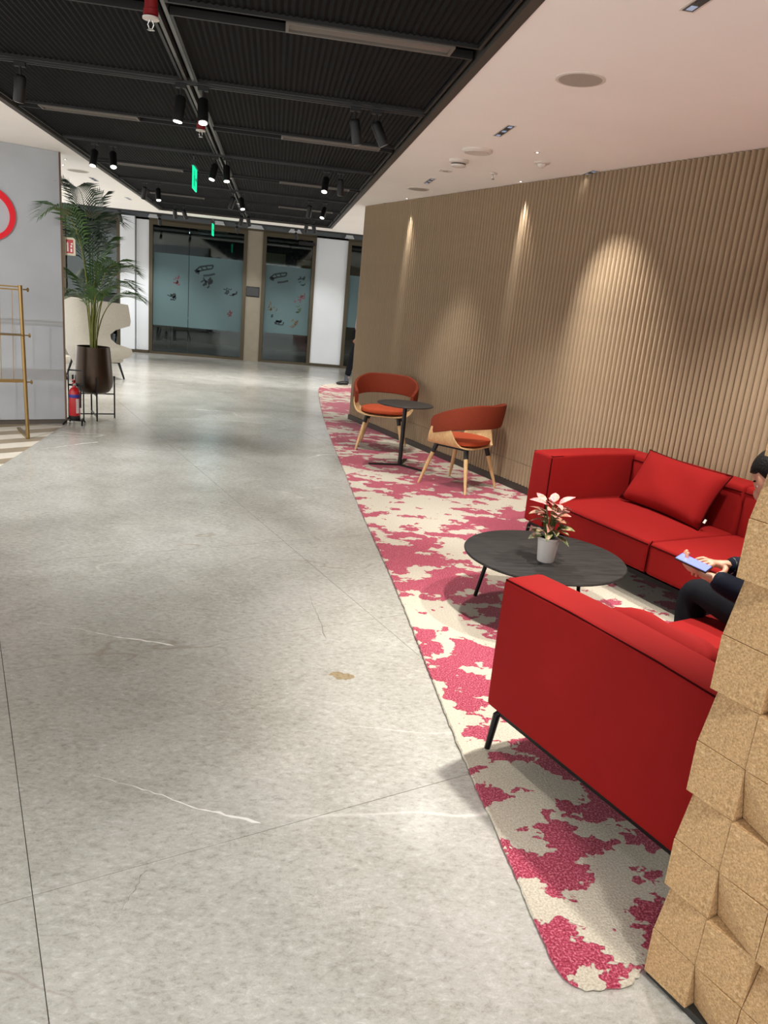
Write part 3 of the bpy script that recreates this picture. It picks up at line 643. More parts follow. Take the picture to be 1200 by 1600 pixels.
t = thing('smoke_detector', 'white smoke detector on the white ceiling right of the corridor', 'detector', (1.34, 6.1, H))
MB().lathe([(0.075, 0), (0.075, -0.018), (0.06, -0.026)], 26).build('base', PLAST, t, True)
MB().lathe([(0.056, -0.026), (0.056, -0.036)], 26).build('vent_ring', mat('vent_grey', (84, 78, 72), 0.7), t)
MB().lathe([(0.060, -0.036), (0.056, -0.048), (0.03, -0.054), (0.002, -0.055)], 26).build('cap', PLAST, t, True)
t = thing('motion_sensor', 'small white dome motion sensor on the white ceiling', 'sensor', (1.9, 5.8, H))
MB().lathe([(0.058, 0), (0.058, -0.008), (0.05, -0.012)], 24).build('base', PLAST, t, True)
MB().lathe([(0.03, -0.012), (0.028, -0.026), (0.016, -0.036), (0.002, -0.04)], 20).build('dome', PLAST, t, True)
t = thing('ceiling_plate', 'tiny square white plate on the ceiling before the smoke detector', 'plate', (1.35, 6.62, H))
MB().box(-0.05, 0.05, -0.05, 0.05, -0.006, 0).build('plate', PLAST, t); MB().box(-0.02, 0.02, -0.02, 0.02, -0.009, -0.006).build('button', GREYP, t)
def downlight(x, y, label, power=P_DOWN, cone=110):
    t = thing('linear_downlight', label, 'downlight', (x, y, H), 0, 'recessed linear downlights in the white ceiling')
    MB().box(-0.03, 0.03, -0.165, 0.165, -0.003, 0).build('trim', PLAST, t)
    MB().box(-0.02, 0.02, -0.155, 0.155, -0.0045, -0.003).build('louvre_tray', LEDDARK, t)
    for k in range(5):
        yy = -0.124 + k * 0.062; MB().box(-0.012, 0.012, yy - 0.02, yy + 0.02, -0.0055, -0.0045).build('light_cell', LED if k % 2 == 0 else LEDDARK, t)
    spot('down_lamp', t, (x, y, H - 0.03), (x, y, 0), power, cone, 0.7, WARM, 0.05)
downlight(1.36, 4.98, 'slim louvred downlight in the white ceiling, beyond the big round speaker')
downlight(2.34, 6.0, 'slim louvred downlight at the top of the ribbed wall', P_DOWN * 0.006)
downlight(1.34, 7.25, 'slim louvred downlight before the farthest round speaker', P_DOWN * 0.7, 64)
downlight(1.39, 2.70, 'slim louvred downlight at the top edge of the photo', P_DOWN * 2.0, 70)
downlight(2.45, 3.3, 'slim louvred downlight above the two seat red sofa', P_DOWN * 1.3)
downlight(0.98, 0.62, 'slim louvred downlight above the cork wall', P_DOWN * 0.55)
downlight(-2.22, 10.15, 'slim louvred downlight on the left ceiling beyond the grey wall')
downlight(-2.17, 12.09, 'slim louvred downlight on the left ceiling near the far slot')
downlight(-2.9, 13.3, 'slim louvred downlight at the far left end of the ceiling')
downlight(-2.5, 6.2, 'slim louvred downlight before the grey emblem wall', P_DOWN * 0.5)
downlight(2.0, 12.0, 'added unseen fill downlight behind the ribbed wall')  # unseen lamp added to brighten the far ceiling
downlight(-0.5, 13.75, 'slim louvred downlight before the far glass wall'); bpy.context.view_layer.update()
COL.objects[-1]
# wall washers: the two closest to the ribbed wall are added to draw light streaks
def washer(tt, off, aim_t, aim_z, power, cone, label):
    p = WM @ Vector((tt, -off, H - 0.02)); q = WM @ Vector((aim_t, 0.0, aim_z))
    o = thing('pin_spot', label, 'downlight', (p.x, p.y, H), RW, 'recessed pin spots washing the ribbed wall')
    MB().lathe([(0.022, 0), (0.022, -0.003), (0.014, -0.004)], 18).build('ring', PLAST, o, True)
    MB().lathe([(0.013, -0.0035), (0.002, -0.0045)], 16).build('lens', LENS, o)
    spot('wash_lamp', o, p, q, power, cone, 0.9, WARM, 0.01)
washer(1.12, 0.085, 1.30, 1.25, P_WASH * 1.5, 36, 'added pin spot drawing a light streak on the far part of the ribbed wall')
washer(3.14, 0.085, 3.36, 1.25, P_WASH * 1.6, 38, 'added pin spot drawing a light streak on the middle of the ribbed wall')
washer(4.2, 0.75, 4.45, 1.5, P_WASH * 3.2, 52, 'tiny recessed pin spot before the sofa end of the ribbed wall')

# ================================================================ RUG
left = [(0.97, 1.345), (0.93, 1.318), (0.86, 1.31), (0.795, 1.318), (0.77, 1.36), (0.765, 1.48), (0.762, 1.72), (0.762, 1.87), (0.75, 2.16), (0.75, 2.78), (0.757, 3.63), (0.75, 4.32), (0.72, 5.55), (0.715, 6.61), (0.70, 8.2), (0.71, 9.89), (0.75, 11.43), (0.80, 12.6), (0.88, 13.25), (1.05, 13.6), (1.3, 13.72), (1.7, 13.75)]
def smooth_poly(p, it=2):
    for _ in range(it):
        q = [p[0]]
        for a, b2 in zip(p, p[1:]):
            q += [(a[0] * .75 + b2[0] * .25, a[1] * .75 + b2[1] * .25), (a[0] * .25 + b2[0] * .75, a[1] * .25 + b2[1] * .75)]
        p = q + [p[-1]]
    return p
lp = smooth_poly(left, 2)
def wx(y): return 1.07 + (9.68 - y) / 0.944 * 0.33 - 0.03
right = [(1.9, 13.75), (1.9, 10.2), (1.03, 9.75)]
for y in [9.4, 8.5, 7.5, 6.5, 5.5, 4.5, 3.5, 2.8]: right.append((wx(y), y))
right += [(2.6, 2.5), (1.6, 1.75), (1.22, 1.50)]
poly = (lp + right)[::-1]
rb = MB(); rb.prism(poly, 0.0, 0.012)
rug = rb.build('floor_rug', RUG); tag(rug, 'long cream rug with crimson splotches lying along the ribbed wall', 'rug')
random.seed(3)
eb = MB(); ev = []
acc = []; 
for a, b2 in zip(lp, lp[1:]):
    L = math.dist(a, b2); n = max(1, int(L / 0.02))
    for k in range(n): acc.append((a[0] + (b2[0] - a[0]) * k / n, a[1] + (b2[1] - a[1]) * k / n))
pts = [(x + random.uniform(-.0025, .0025), y + random.uniform(-.0025, .0025), 0.0075) for x, y in acc]
eb.tube(pts, [random.uniform(0.0055, 0.0085) for _ in pts], 6).build('rug_edge', RUG, rug, True)

# ================================================================ SOFAS
def pillow(name, label, Mx, W, Hh, T, group='red scatter cushions'):
    n = 14; vs = []; fs = []
    for s in (1, -1):
        for i in range(n + 1):
            for j in range(n + 1):
                u = i / n * 2 - 1; v = j / n * 2 - 1
                th = T * ((1 - u ** 4) * (1 - v ** 4)) ** 0.55
                pin = 1 - 0.07 * (1 - abs(v) ** 2) * abs(u) ** 3; pin2 = 1 - 0.07 * (1 - abs(u) ** 2) * abs(v) ** 3
                vs.append((u * W / 2 * pin, s * th / 2 + 0.008 * math.sin(5 * u + 3 * v) * (1 - u * u) * (1 - v * v), v * Hh / 2 * pin2))
    N1 = (n + 1) ** 2
    for i in range(n):
        for j in range(n):
            a = i * (n + 1) + j; q = (a, a + n + 1, a + n + 2, a + 1); fs.append(q); fs.append(tuple(N1 + k for k in reversed(q)))
    me = MB().add(vs, fs).mesh(name, RED, True)
    bm = bmesh.new(); bm.from_mesh(me); bmesh.ops.remove_doubles(bm, verts=bm.verts[:], dist=1e-5); bm.to_mesh(me); bm.free()
    me.polygons.foreach_set('use_smooth', [True] * len(me.polygons))
    root = thing(name, label, 'cushion', (0, 0, 0), 0, group); root.matrix_world = Mx
    link('cover', me, root)
    ring = []
    for k in range(4 * n):
        s, r = divmod(k, n); tq = r / n * 2 - 1
        u, v = ((tq, -1), (1, tq), (-tq, 1), (-1, -tq))[s]
        pin = 1 - 0.07 * (1 - abs(v) ** 2) * abs(u) ** 3; pin2 = 1 - 0.07 * (1 - abs(u) ** 2) * abs(v) ** 3
        ring.append((u * W / 2 * pin, 0, v * Hh / 2 * pin2))
    MB().tube(ring + [ring[0]], 0.0035, 6).build('piping', REDSEAM, root, True)
    MB().box(W / 2 - 0.002, W / 2 + 0.014, -0.001, 0.001, -Hh / 2 + 0.05, -Hh / 2 + 0.075).build('care_tag', PLAST, root)
    return root
def sofa(label, L, ncush, loc, rz, D=0.93, aw=0.2, Ht=0.675):
    t = thing('sofa', label, 'sofa', loc, rz, 'red upholstered sofas'); zb = 0.185
    def armfn(side):
        def f(c):
            k = max(0, (c.z - zb) / (Ht - zb)); c = c.copy(); c.z += 0.012 * math.sin(PI * min(1, max(0, c.y / D))) * k; c.x += side * 0.012 * k * (1 - k) * 4 * 0.3; return c
        return f
    for side, x0 in ((-1, 0.0), (1, L - aw)):
        arm = rbox('armrest', RED, t, x0, x0 + aw, 0.0, D - 0.02, zb, Ht, 0.022, 3, 0, 3, armfn(side))
        ax0, ax1 = x0 + 0.006, x0 + aw - 0.006; zt = Ht - 0.004; e = 0.012
        inner = ax1 if side < 0 else ax0; outer = ax0 if side < 0 else ax1
        s = MB()   # seams round the front panel and along the outer top edge
        s.tube([(inner, 0.004 + e / 2, zb + 0.02), (inner, 0.006, zt - 0.02), (inner - side * -0.01, 0.008, zt)], 0.0035, 6)
        s.tube([(inner, 0.01, zt - 0.002), (outer, 0.01, zt - 0.002)], 0.0035, 6)
        s.tube([(outer, 0.01, zt - 0.002), (outer, D * 0.35, zt + 0.0075), (outer, D * 0.7, zt + 0.0065), (outer, D - 0.03, zt - 0.002)], 0.0035, 6)
        s.tube([(inner, 0.01, zt - 0.004), (inner, 0.10, zt)], 0.0035, 6)
        s.build('piping', REDSEAM, arm, True)
    bw = (L - 2 * aw) / ncush
    for i in range(ncush):
        x0 = aw + i * bw
        bk = rbox('backrest', RED, t, x0 + 0.003, x0 + bw - 0.003, D - 0.21, D, zb, Ht + 0.012, 0.03, 3, 0, 3)
        MB().tube([(x0 + 0.008, D - 0.213, Ht - 0.03), (x0 + bw - 0.008, D - 0.213, Ht - 0.03)], 0.003, 6).build('piping', REDSEAM, bk, True)
        se = rbox('seat_cushion', RED, t, x0 + 0.003, x0 + bw - 0.003, 0.012, D - 0.205, zb + 0.01, 0.385, 0.025, 3, 0.035, 5)
        MB().tube([(x0 + 0.01, 0.011, 0.365), (x0 + bw - 0.01, 0.011, 0.365)], 0.004, 6).build('piping', REDSEAM, se, True)
        MB().tube([(x0 + 0.003, 0.010, 0.20), (x0 + 0.003, 0.010, 0.36), (x0 + 0.003, 0.03, 0.388)], 0.003, 6).build('piping', REDSEAM, se, True)
    MB().box(0.03, L - 0.03, 0.03, D - 0.03, zb - 0.028, zb).build('base_frame', BLACKM, t)
    for x, sx in ((0.03, 1), (L - 0.03, -1)):
        for y, sy in ((0.035, 1), (D - 0.035, -1)):
            b = MB(); b.tube([(x - sx * 0.012, y - sy * 0.012, 0.0125), (x, y, zb - 0.03), (x + sx * 0.02, y + sy * 0.01, zb - 0.014), (x + sx * 0.09, y + sy * 0.02, zb - 0.014)], [0.011, 0.014, 0.015, 0.009], 8)
            b.build('leg', BLACKM, t, True)
    return t
FS_O = WM @ Vector((4.88, -0.965, 0))
far_sofa = sofa('two seat red sofa along the ribbed wall, one loose cushion on its left seat', 2.2, 2, FS_O, RW)
FSM = Matrix.Translation(FS_O) @ Euler((0, 0, RW)).to_matrix().to_4x4()
# near sofa: its left end faces the camera; local +Y runs from its front to its back
NF = Matrix(((0.93, 0.37, 0), (0.37, -0.93, 0), (0, 0, 1)))
bN = Vector((0.82, 2.31, 0)); NL = 1.62
def NW(s, x, z): return Vector((bN.x + 0.37 * s + 0.93 * x, bN.y - 0.93 * s + 0.37 * x, z))
near_org = NW(0, NL, 0); near_rz = math.atan2(-0.37, -0.93)
near_sofa = sofa('red sofa in the foreground seen from its armrest end beside the cork wall', NL, 2, near_org, near_rz, 0.925, 0.17)
# cushions
def frame(o, xdir, zdir):
    x = Vector(xdir).normalized(); z = Vector(zdir).normalized(); y = z.cross(x).normalized(); z = x.cross(y)
    return Matrix(((x.x, y.x, z.x, o[0]), (x.y, y.y, z.y, o[1]), (x.z, y.z, z.z, o[2]), (0, 0, 0, 1)))
fx = FSM.to_3x3() @ Vector((1, 0, 0)); fy = FSM.to_3x3() @ Vector((0, 1, 0))
pillow('scatter_cushion', 'red scatter cushion leaning on the back of the two seat sofa, left seat', frame(FSM @ Vector((0.70, 0.585, 0.575)), fx + Vector((0, 0, -0.03)), fy * 0.50 + Vector((0, 0, 0.86))), 0.66, 0.38, 0.15)
pillow('scatter_cushion', 'red scatter cushion at the far end of the two seat sofa, mostly hidden', frame(FSM @ Vector((1.60, 0.60, 0.60)), fx, fy * 0.42 + Vector((0, 0, 0.9))), 0.50, 0.40, 0.14)
nx = Vector((0.93, 0.37, 0)); nd = Vector((0.37, -0.93, 0))
pillow('scatter_cushion', 'red scatter cushion on the foreground sofa beside its armrest', frame(NW(0.46, 0.36, 0.535), -nd, nx * -0.82 + Vector((0, 0, 0.57))), 0.42, 0.36, 0.16)

# ================================================================ COFFEE TABLE + FLOWER POT
t = thing('coffee_table', 'low round dark wood coffee table between the red sofas', 'table', (1.475, 3.57, 0.0))
MB().lathe([(0.405, 0.318), (0.424, 0.324), (0.426, 0.330), (0.422, 0.335)], 64).build('table_top', DARKW, t, True)
MB().lathe([(0.16, 0.306), (0.16, 0.318)], 24).build('under_plate', BLACKM, t)
for a in (147, 27, 267):
    c, s = math.cos(math.radians(a)), math.sin(math.radians(a))
    MB().tube([(0.345 * c, 0.345 * s, 0.0125), (0.285 * c, 0.285 * s, 0.318)], [0.010, 0.013], 10).build('leg', BLACKM, t, True)
    MB().bar((0.05 * c, 0.05 * s, 0.311), (0.29 * c, 0.29 * s, 0.311), 0.03, 0.012).build('brace', BLACKM, t)
fp = thing('potted_plant', 'small pink and green leafed plant in a white pot on the coffee table', 'plant', (1.443, 3.47, 0.3355))
MB().lathe([(0.040, 0.0), (0.043, 0.004), (0.054, 0.118), (0.0585, 0.122), (0.0585, 0.132), (0.054, 0.132), (0.051, 0.110)], 32).build('pot', CERAM, fp, True)
MB().lathe([(0.0515, 0.108), (0.051, 0.121), (0.002, 0.121)], 24).build('soil', SOIL, fp)
PINKL = []
def leafmat(name, ca, cb, rim):
    m, nt, b, N = nodes_of(name, 0.45); tc = N('TexCoord'); n = N('TexNoise', Scale=34.0, Detail=3.0); nt.links.new(tc.outputs['Object'], n.inputs['Vector'])
    r = ramp(nt, [(0.38, ca), (0.5, cb), (0.66, rim)], n.outputs['Fac']); nt.links.new(r.outputs['Color'], b.inputs['Base Color']); return m
LMS = [leafmat('pink_leaf', (206, 104, 112), (222, 142, 138), (150, 120, 90)), leafmat('pink_green_leaf', (104, 104, 60), (190, 120, 108), (76, 88, 46)), leafmat('green_leaf', (62, 78, 38), (98, 104, 58), (190, 150, 130))]
random.seed(11)
for i in range(46):
    k = 0 if i < 14 else (1 if i < 31 else 2)
    a = i * 2.4 + random.uniform(-.3, .3)
    up = (random.uniform(0.13, 0.19), random.uniform(0.075, 0.14), random.uniform(0.02, 0.075))[k]
    rad = (random.uniform(0.008, 0.05), random.uniform(0.025, 0.055), random.uniform(0.04, 0.06))[k]
    p0 = Vector((0.012 * math.cos(a), 0.012 * math.sin(a), 0.121)); p1 = Vector((rad * math.cos(a), rad * math.sin(a), 0.121 + up))
    st = MB().tube([p0, (p0 * 0.4 + p1 * 0.6) + Vector((0, 0, 0.01)), p1], [0.0022, 0.0018, 0.0014], 5).build('stem', PALM, fp)
    me = leaf_mesh('leaf', LMS[k], random.uniform(0.062, 0.085), random.uniform(0.023, 0.030), random.uniform(0.1, 0.5), 5, 0.25)
    pit = -random.uniform((0.15, 0.1, -0.2)[k], (0.95, 0.6, 0.3)[k])
    link('leaf', me, fp, loc=p1, rot=(random.uniform(-.4, .4), pit, a))

# ================================================================ TUB CHAIRS + BISTRO TABLE
def tub_chair():
    t = thing('tub_chair', 'rust tub chair', 'chair', (0, 0, 0), 0, 'rust tub chairs on wooden legs')
    # seat shell: a wood strap that turns up at both sides
    n = 28; vs = []; fs = []
    for i in range(n + 1):
        u = i / n * 2 - 1; ax = abs(u)
        if ax < 0.66: x = 0.24 * ax / 0.66; z = 0.392 + 0.016 * (ax / 0.66) ** 3
        else:
            q = (ax - 0.66) / 0.34; x = 0.24 + 0.072 * math.sin(q * PI / 2); z = 0.408 + 0.115 * (1 - math.cos(q * PI / 2)) + 0.03 * q
        x = math.copysign(x, u); q2 = max(0, (ax - 0.55) / 0.45); y0 = -0.225 + 0.10 * q2; y1 = 0.20 - 0.12 * q2
        rn = 0.26 if ax < 0.7 else 1
        yy = math.sqrt(max(0.0, 1 - (x / 0.30) ** 2)) if ax < 0.66 else 0.6
        y0 = max(y0, -0.245 * (0.35 + 0.65 * yy)) if ax < 0.66 else y0; 
        nxn, nz = (0, -0.013) if ax < 0.6 else (math.copysign(0.012 * min(1, (ax - 0.6) * 5), u), -0.013 * (1 - min(1, (ax - 0.6) * 2.6)))
        vs += [(x, y0, z), (x, y1, z), (x + nxn, y1, z + nz), (x + nxn, y0, z + nz)]
    for i in range(n):
        for k in range(4): fs.append((4 * i + k, 4 * i + (k + 1) % 4, 4 * i + 4 + (k + 1) % 4, 4 * i + 4 + k))
    fs += [(0, 1, 2, 3), (4 * n + 3, 4 * n + 2, 4 * n + 1, 4 * n)]
    MB().add(vs, fs).build('seat_shell', ASH, t, True)
    # seat cushion: superellipse pad
    b = MB(); vs = []; rings = [(0.90, 0.409), (0.985, 0.418), (1.0, 0.434), (0.97, 0.450), (0.85, 0.459), (0.5, 0.464), (0.01, 0.465)]; m = 36
    for r, z in rings:
        for k in range(m):
            a = 2 * PI * k / m; c, s = math.cos(a), math.sin(a); rr = 1 / (abs(c) ** 2.6 + abs(s) ** 2.6) ** (1 / 2.6)
            vs.append((0.245 * r * rr * c, 0.235 * r * rr * s - 0.005, z))
    fs = [tuple(range(m - 1, -1, -1))]
    for i in range(len(rings) - 1):
        for k in range(m): fs.append((i * m + k, i * m + (k + 1) % m, (i + 1) * m + (k + 1) % m, (i + 1) * m + k))
    b.add(vs, fs).build('seat_cushion', RUSTL, t, True)
    # wrap-round band
    vs = []; fs = []; n = 40; sec = 12
    for i in range(n + 1):
        u = i / n * 2 - 1; a = u * math.radians(118); q = abs(u)
        zt = 0.785 - 0.03 * q ** 2 - 0.12 * max(0, q - 0.3) ** 1.3 / 0.7 ** 1.3; zb = 0.575 - 0.10 * q ** 2.6
        if q > 0.95: kk = (q - 0.95) / 0.05; zc = (zt + zb) / 2; zt = zc + (zt - zc) * math.sqrt(1 - 0.4 * kk * kk); zb = zc - (zc - zb) * math.sqrt(1 - 0.4 * kk * kk)
        rx, ry = 0.325, 0.295; lean = 0.05
        cx, cy = rx * math.sin(a), ry * math.cos(a); nrm = Vector((math.sin(a) / rx, math.cos(a) / ry, 0)).normalized()
        for k in range(sec):
            th = 2 * PI * k / sec; cc, ss = math.cos(th), math.sin(th)
            o = 0.019 * math.copysign(abs(cc) ** 0.5, cc); hz = (zt - zb) / 2 * math.copysign(abs(ss) ** 0.55, ss); z = (zt + zb) / 2 + hz
            out = o + lean * (z - 0.5) / 0.28 * max(0.15, math.cos(a)) * 0.7
            vs.append((cx + nrm.x * out, cy + nrm.y * out, z))
    for i in range(n):
        for k in range(sec): fs.append((i * sec + k, i * sec + (k + 1) % sec, (i + 1) * sec + (k + 1) % sec, (i + 1) * sec + k))
    fs += [tuple(range(sec - 1, -1, -1)), tuple(n * sec + k for k in range(sec))]
    MB().add(vs, fs).build('backrest_band', RUST, t, True)
    MB().box(-0.17, 0.17, -0.15, 0.15, 0.366, 0.381).build('leg_plate', BLACKM, t)
    for sx in (-1, 1):
        for sy in (-1, 1):
            tp = Vector((sx * 0.165, sy * 0.155, 0.378)); ft = Vector((sx * 0.25, sy * 0.25, 0.0125)); mid = tp.lerp(ft, 0.2)
            lg = MB().tube([ft, mid.lerp(ft, 0.5), mid], [0.0095, 0.0165, 0.0185], 12).build('leg', ASH, t, True)
            MB().tube([mid.lerp(ft, 0.01), tp], [0.0205, 0.0215], 12).build('leg_socket', BLACKP, lg, True)
    return t
ca = tub_chair(); ca.location = (1.21, 7.86, 0); ca.rotation_euler = (0, 0, math.radians(-13)); ca['label'] = 'rust tub chair behind the small black bistro table, facing the camera'
cb = copy_tree(ca); cb.location = (1.70, 6.36, 0); cb.rotation_euler = (0, 0, math.radians(223)); cb['label'] = 'rust tub chair with orange seat before the bistro table, back turned to the camera'
t = thing('bistro_table', 'small round black bistro table between the two rust chairs', 'table', (1.285, 7.05, 0))
MB().lathe([(0.255, 0.604), (0.268, 0.609), (0.27, 0.615), (0.266, 0.619)], 48).build('table_top', DARKT, t, True)
MB().tube([(0, 0, 0.022), (0, 0, 0.604)], 0.02, 14).build('column', BLACKP, t, True)
MB().lathe([(0.09, 0.594), (0.09, 0.604)], 20).build('top_plate', BLACKP, t)
for a in (185, 310, 70): MB().bar((0, 0, 0.021), (0.31 * math.cos(math.radians(a)), 0.31 * math.sin(math.radians(a)), 0.018), 0.038, 0.010).build('foot_bar', BLACKP, t)

# ================================================================ LEFT GROUP
# potted palm in a wire stand
PX, PY = -1.92, 8.64
t = thing('plant_stand', 'black wire plant stand holding the bronze pot', 'stand', (PX, PY, 0))
for a in (-70, 20, 110, 200):
    c, s = math.cos(math.radians(a)), math.sin(math.radians(a)); MB().bar((0.215 * c, 0.215 * s, 0.0), (0.215 * c, 0.215 * s, 0.47), 0.014, 0.014).build('upright', BLACKM, t)
for z in (0.27, 0.045):
    for a in (-70, 20):
        c, s = math.cos(math.radians(a)), math.sin(math.radians(a)); MB().bar((0.21 * c, 0.21 * s, z), (-0.21 * c, -0.21 * s, z), 0.012, 0.012).build('cross_bar', BLACKM, t)
pp = thing('potted_palm', 'tall areca palm in a bronze pot beside the grey wall', 'plant', (PX, PY, 0.277))
MB().lathe([(0.03, 0.0), (0.12, 0.004), (0.165, 0.03), (0.192, 0.08), (0.20, 0.13), (0.192, 0.25), (0.178, 0.42), (0.17, 0.505), (0.164, 0.505), (0.166, 0.45)], 40).build('pot', POTM, pp, True)
MB().lathe([(0.163, 0.44), (0.163, 0.46), (0.002, 0.465)], 28).build('soil', SOIL, pp)
random.seed(21)
def frond(parent, base, p1, p2, tip, n, Lf, m, wid=0.0095):
    n = int(n * 1.3); Lf *= 1.35
    """bezier stalk; leaflets on its outer part"""
    B, A1, A2, T = Vector(base), Vector(p1), Vector(p2), Vector(tip)
    f = lambda u: B * (1 - u) ** 3 + A1 * 3 * u * (1 - u) ** 2 + A2 * 3 * u * u * (1 - u) + T * u ** 3
    ps = [f(i / 18) for i in range(19)]
    fo = MB().tube(ps, [0.008 - 0.0062 * i / 18 for i in range(19)], 6).build('stalk', PALMY if m is PALM else PALM, parent, True)
    b = MB()
    for i in range(n):
        u = 0.45 + 0.55 * (i + 0.5) / n; p = f(u); d = (f(min(1, u + 0.02)) - f(u - 0.02)).normalized()
        side = d.cross(Vector((0, 0, 1)))
        if side.length < 0.05: side = Vector((1, 0, 0))
        side.normalize()
        for s in (-1, 1):
            L = Lf * math.sin(PI * (0.12 + 0.80 * (i / n))) ** 0.7 * random.uniform(0.85, 1.1)
            dr = (side * s * 0.85 + d * (0.55 + 0.5 * i / n) + Vector((0, 0, 0.25))).normalized()
            q0 = p; q1 = p + dr * L * 0.5; q2 = p + dr * L + Vector((0, 0, -0.28 * L)); wv = d * wid
            b.add([q0 - wv * 0.4, q0 + wv * 0.4, q1 + wv, q1 - wv, q2], [(0, 1, 2, 3), (3, 2, 4)])
    b.build('leaflets', m, fo)
F = lambda *a: frond(pp, *a)
z0 = 0.46
# lower crown: leaning to the right
F((0.02, 0.0, z0), (0.02, 0, 0.95), (0.12, -0.02, 1.25), (0.42, -0.06, 1.14), 17, 0.26, PALM)
F((0.0, -0.02, z0), (0.0, -0.03, 0.9), (-0.04, -0.1, 1.12), (-0.24, -0.18, 0.98), 16, 0.24, PALM)
F((0.03, 0.02, z0), (0.04, 0.03, 1.0), (0.16, 0.06, 1.4), (0.40, 0.12, 1.30), 17, 0.26, PALM)
F((-0.01, 0.03, z0), (0.0, 0.04, 1.0), (0.04, 0.06, 1.42), (0.18, 0.1, 1.52), 16, 0.25, PALM)
F((-0.02, -0.01, z0), (-0.02, 0, 1.05), (0.02, -0.08, 1.40), (0.22, -0.22, 1.30), 16, 0.26, PALM)
F((-0.03, 0.02, z0), (-0.06, 0.05, 1.0), (-0.12, 0.12, 1.3), (-0.25, 0.2, 1.2), 15, 0.24, PALM)
F((0.0, 0.0, z0), (0.02, 0.0, 1.2), (0.02, 0.05, 1.55), (0.12, 0.2, 1.60), 16, 0.26, PALM)
# tall upper crown: rises and turns left and forward over the wall end
F((-0.02, 0.0, z0), (0.0, -0.2, 1.4), (0.02, -0.60, 2.06), (-0.27, -0.80, 1.74), 22, 0.24, PALM)
F((0.02, -0.02, z0), (0.03, -0.05, 1.0), (0.14, -0.14, 1.45), (0.34, -0.28, 1.36), 18, 0.24, PALM)
F((0.02, 0.02, z0), (0.05, 0.05, 0.9), (0.2, 0.1, 1.15), (0.46, 0.2, 1.02), 18, 0.24, PALM)
F((0.0, -0.04, z0), (0.0, -0.06, 0.9), (0.06, -0.2, 1.2), (0.2, -0.36, 1.06), 17, 0.22, PALM)
F((0.0, 0.0, z0), (-0.02, 0.0, 1.5), (-0.02, -0.1, 2.1), (-0.05, -0.4, 2.06), 20, 0.26, PALMD)
F((-0.02, 0.02, z0), (-0.05, 0.02, 1.3), (-0.12, 0.0, 2.0), (-0.26, -0.1, 2.13), 18, 0.26, PALMD)
F((0.01, 0.02, z0), (0.0, 0.04, 1.3), (-0.04, 0.02, 1.85), (0.12, -0.02, 2.03), 18, 0.27, PALMD)
F((0.0, 0.01, z0), (-0.02, 0.02, 1.4), (-0.06, 0.0, 1.95), (0.02, -0.05, 1.68), 18, 0.30, PALMD)
F((0.01, 0.03, z0), (0.02, 0.05, 1.3), (0.02, 0.1, 1.9), (0.22, 0.18, 1.80), 18, 0.28, PALMD)
F((-0.02, -0.01, z0), (-0.04, -0.02, 1.3), (-0.06, -0.1, 1.8), (-0.10, -0.38, 1.62), 18, 0.27, PALMD)

# fire extinguisher in its stand
t = thing('extinguisher_stand', 'black metal floor stand behind the red extinguisher', 'stand', (-2.02, 8.205, 0))
for x in (-0.075, 0.075):
    MB().tube([(x * 1.25, -0.10, 0.008), (x * 1.05, -0.03, 0.03), (x, 0.03, 0.055), (x, 0.10, 0.009)], 0.009, 8).build('foot', BLACKP, t, True)
    MB().tube([(x, 0.065, 0.03), (x, 0.068, 0.56)], 0.007, 8).build('post', BLACKP, t, True)
MB().bar((-0.075, 0.068, 0.555), (0.075, 0.068, 0.555), 0.014, 0.014).build('cross_bar', BLACKP, t)
MB().bar((-0.075, 0.066, 0.40), (0.075, 0.066, 0.40), 0.008, 0.02).build('cross_bar', BLACKP, t)
MB().box(-0.075, 0.075, -0.055, 0.062, 0.040, 0.046).build('shelf', BLACKP, t)
t = thing('fire_extinguisher', 'red fire extinguisher with blue band standing beside the grey wall', 'extinguisher', (-2.02, 8.205, 0.0465))
MB().lathe([(0.05, 0.0), (0.054, 0.006), (0.054, 0.045)], 26).build('base_skirt', BLACKP, t, True)
MB().lathe([(0.054, 0.045), (0.055, 0.05), (0.055, 0.285), (0.05, 0.31), (0.032, 0.333), (0.018, 0.342), (0.016, 0.36)], 28).build('cylinder', EXTRED, t, True)
MB().lathe([(0.0553, 0.235), (0.0556, 0.236), (0.0556, 0.268), (0.0553, 0.269)], 28).build('blue_band', mat('band_blue', (44, 50, 140), 0.35), t, True)
lab = MB()
for k in range(6):
    a0, a1 = math.radians(-62 + k * 6.2), math.radians(-62 + (k + 1) * 6.2)
    lab.add([(0.0557 * math.cos(a0), 0.0557 * math.sin(a0), 0.075), (0.0557 * math.cos(a1), 0.0557 * math.sin(a1), 0.075), (0.0557 * math.cos(a1), 0.0557 * math.sin(a1), 0.225), (0.0557 * math.cos(a0), 0.0557 * math.sin(a0), 0.225)], [(0, 1, 2, 3)])
lo = lab.build('label', mat('label_white', (214, 206, 206), 0.5), t)
lab = MB()
for k in range(6):
    z = 0.082 + k * 0.024; a0, a1 = math.radians(-56), math.radians(-36)
    lab.add([(0.056 * math.cos(a0), 0.056 * math.sin(a0), z), (0.056 * math.cos(a1), 0.056 * math.sin(a1), z), (0.056 * math.cos(a1), 0.056 * math.sin(a1), z + 0.013), (0.056 * math.cos(a0), 0.056 * math.sin(a0), z + 0.013)], [(0, 1, 2, 3)])
lab.build('print', mat('label_red', (176, 60, 76), 0.5), lo)
MB().lathe([(0.018, 0.36), (0.02, 0.365), (0.02, 0.39), (0.012, 0.394)], 14).build('valve', CHROME, t, True)
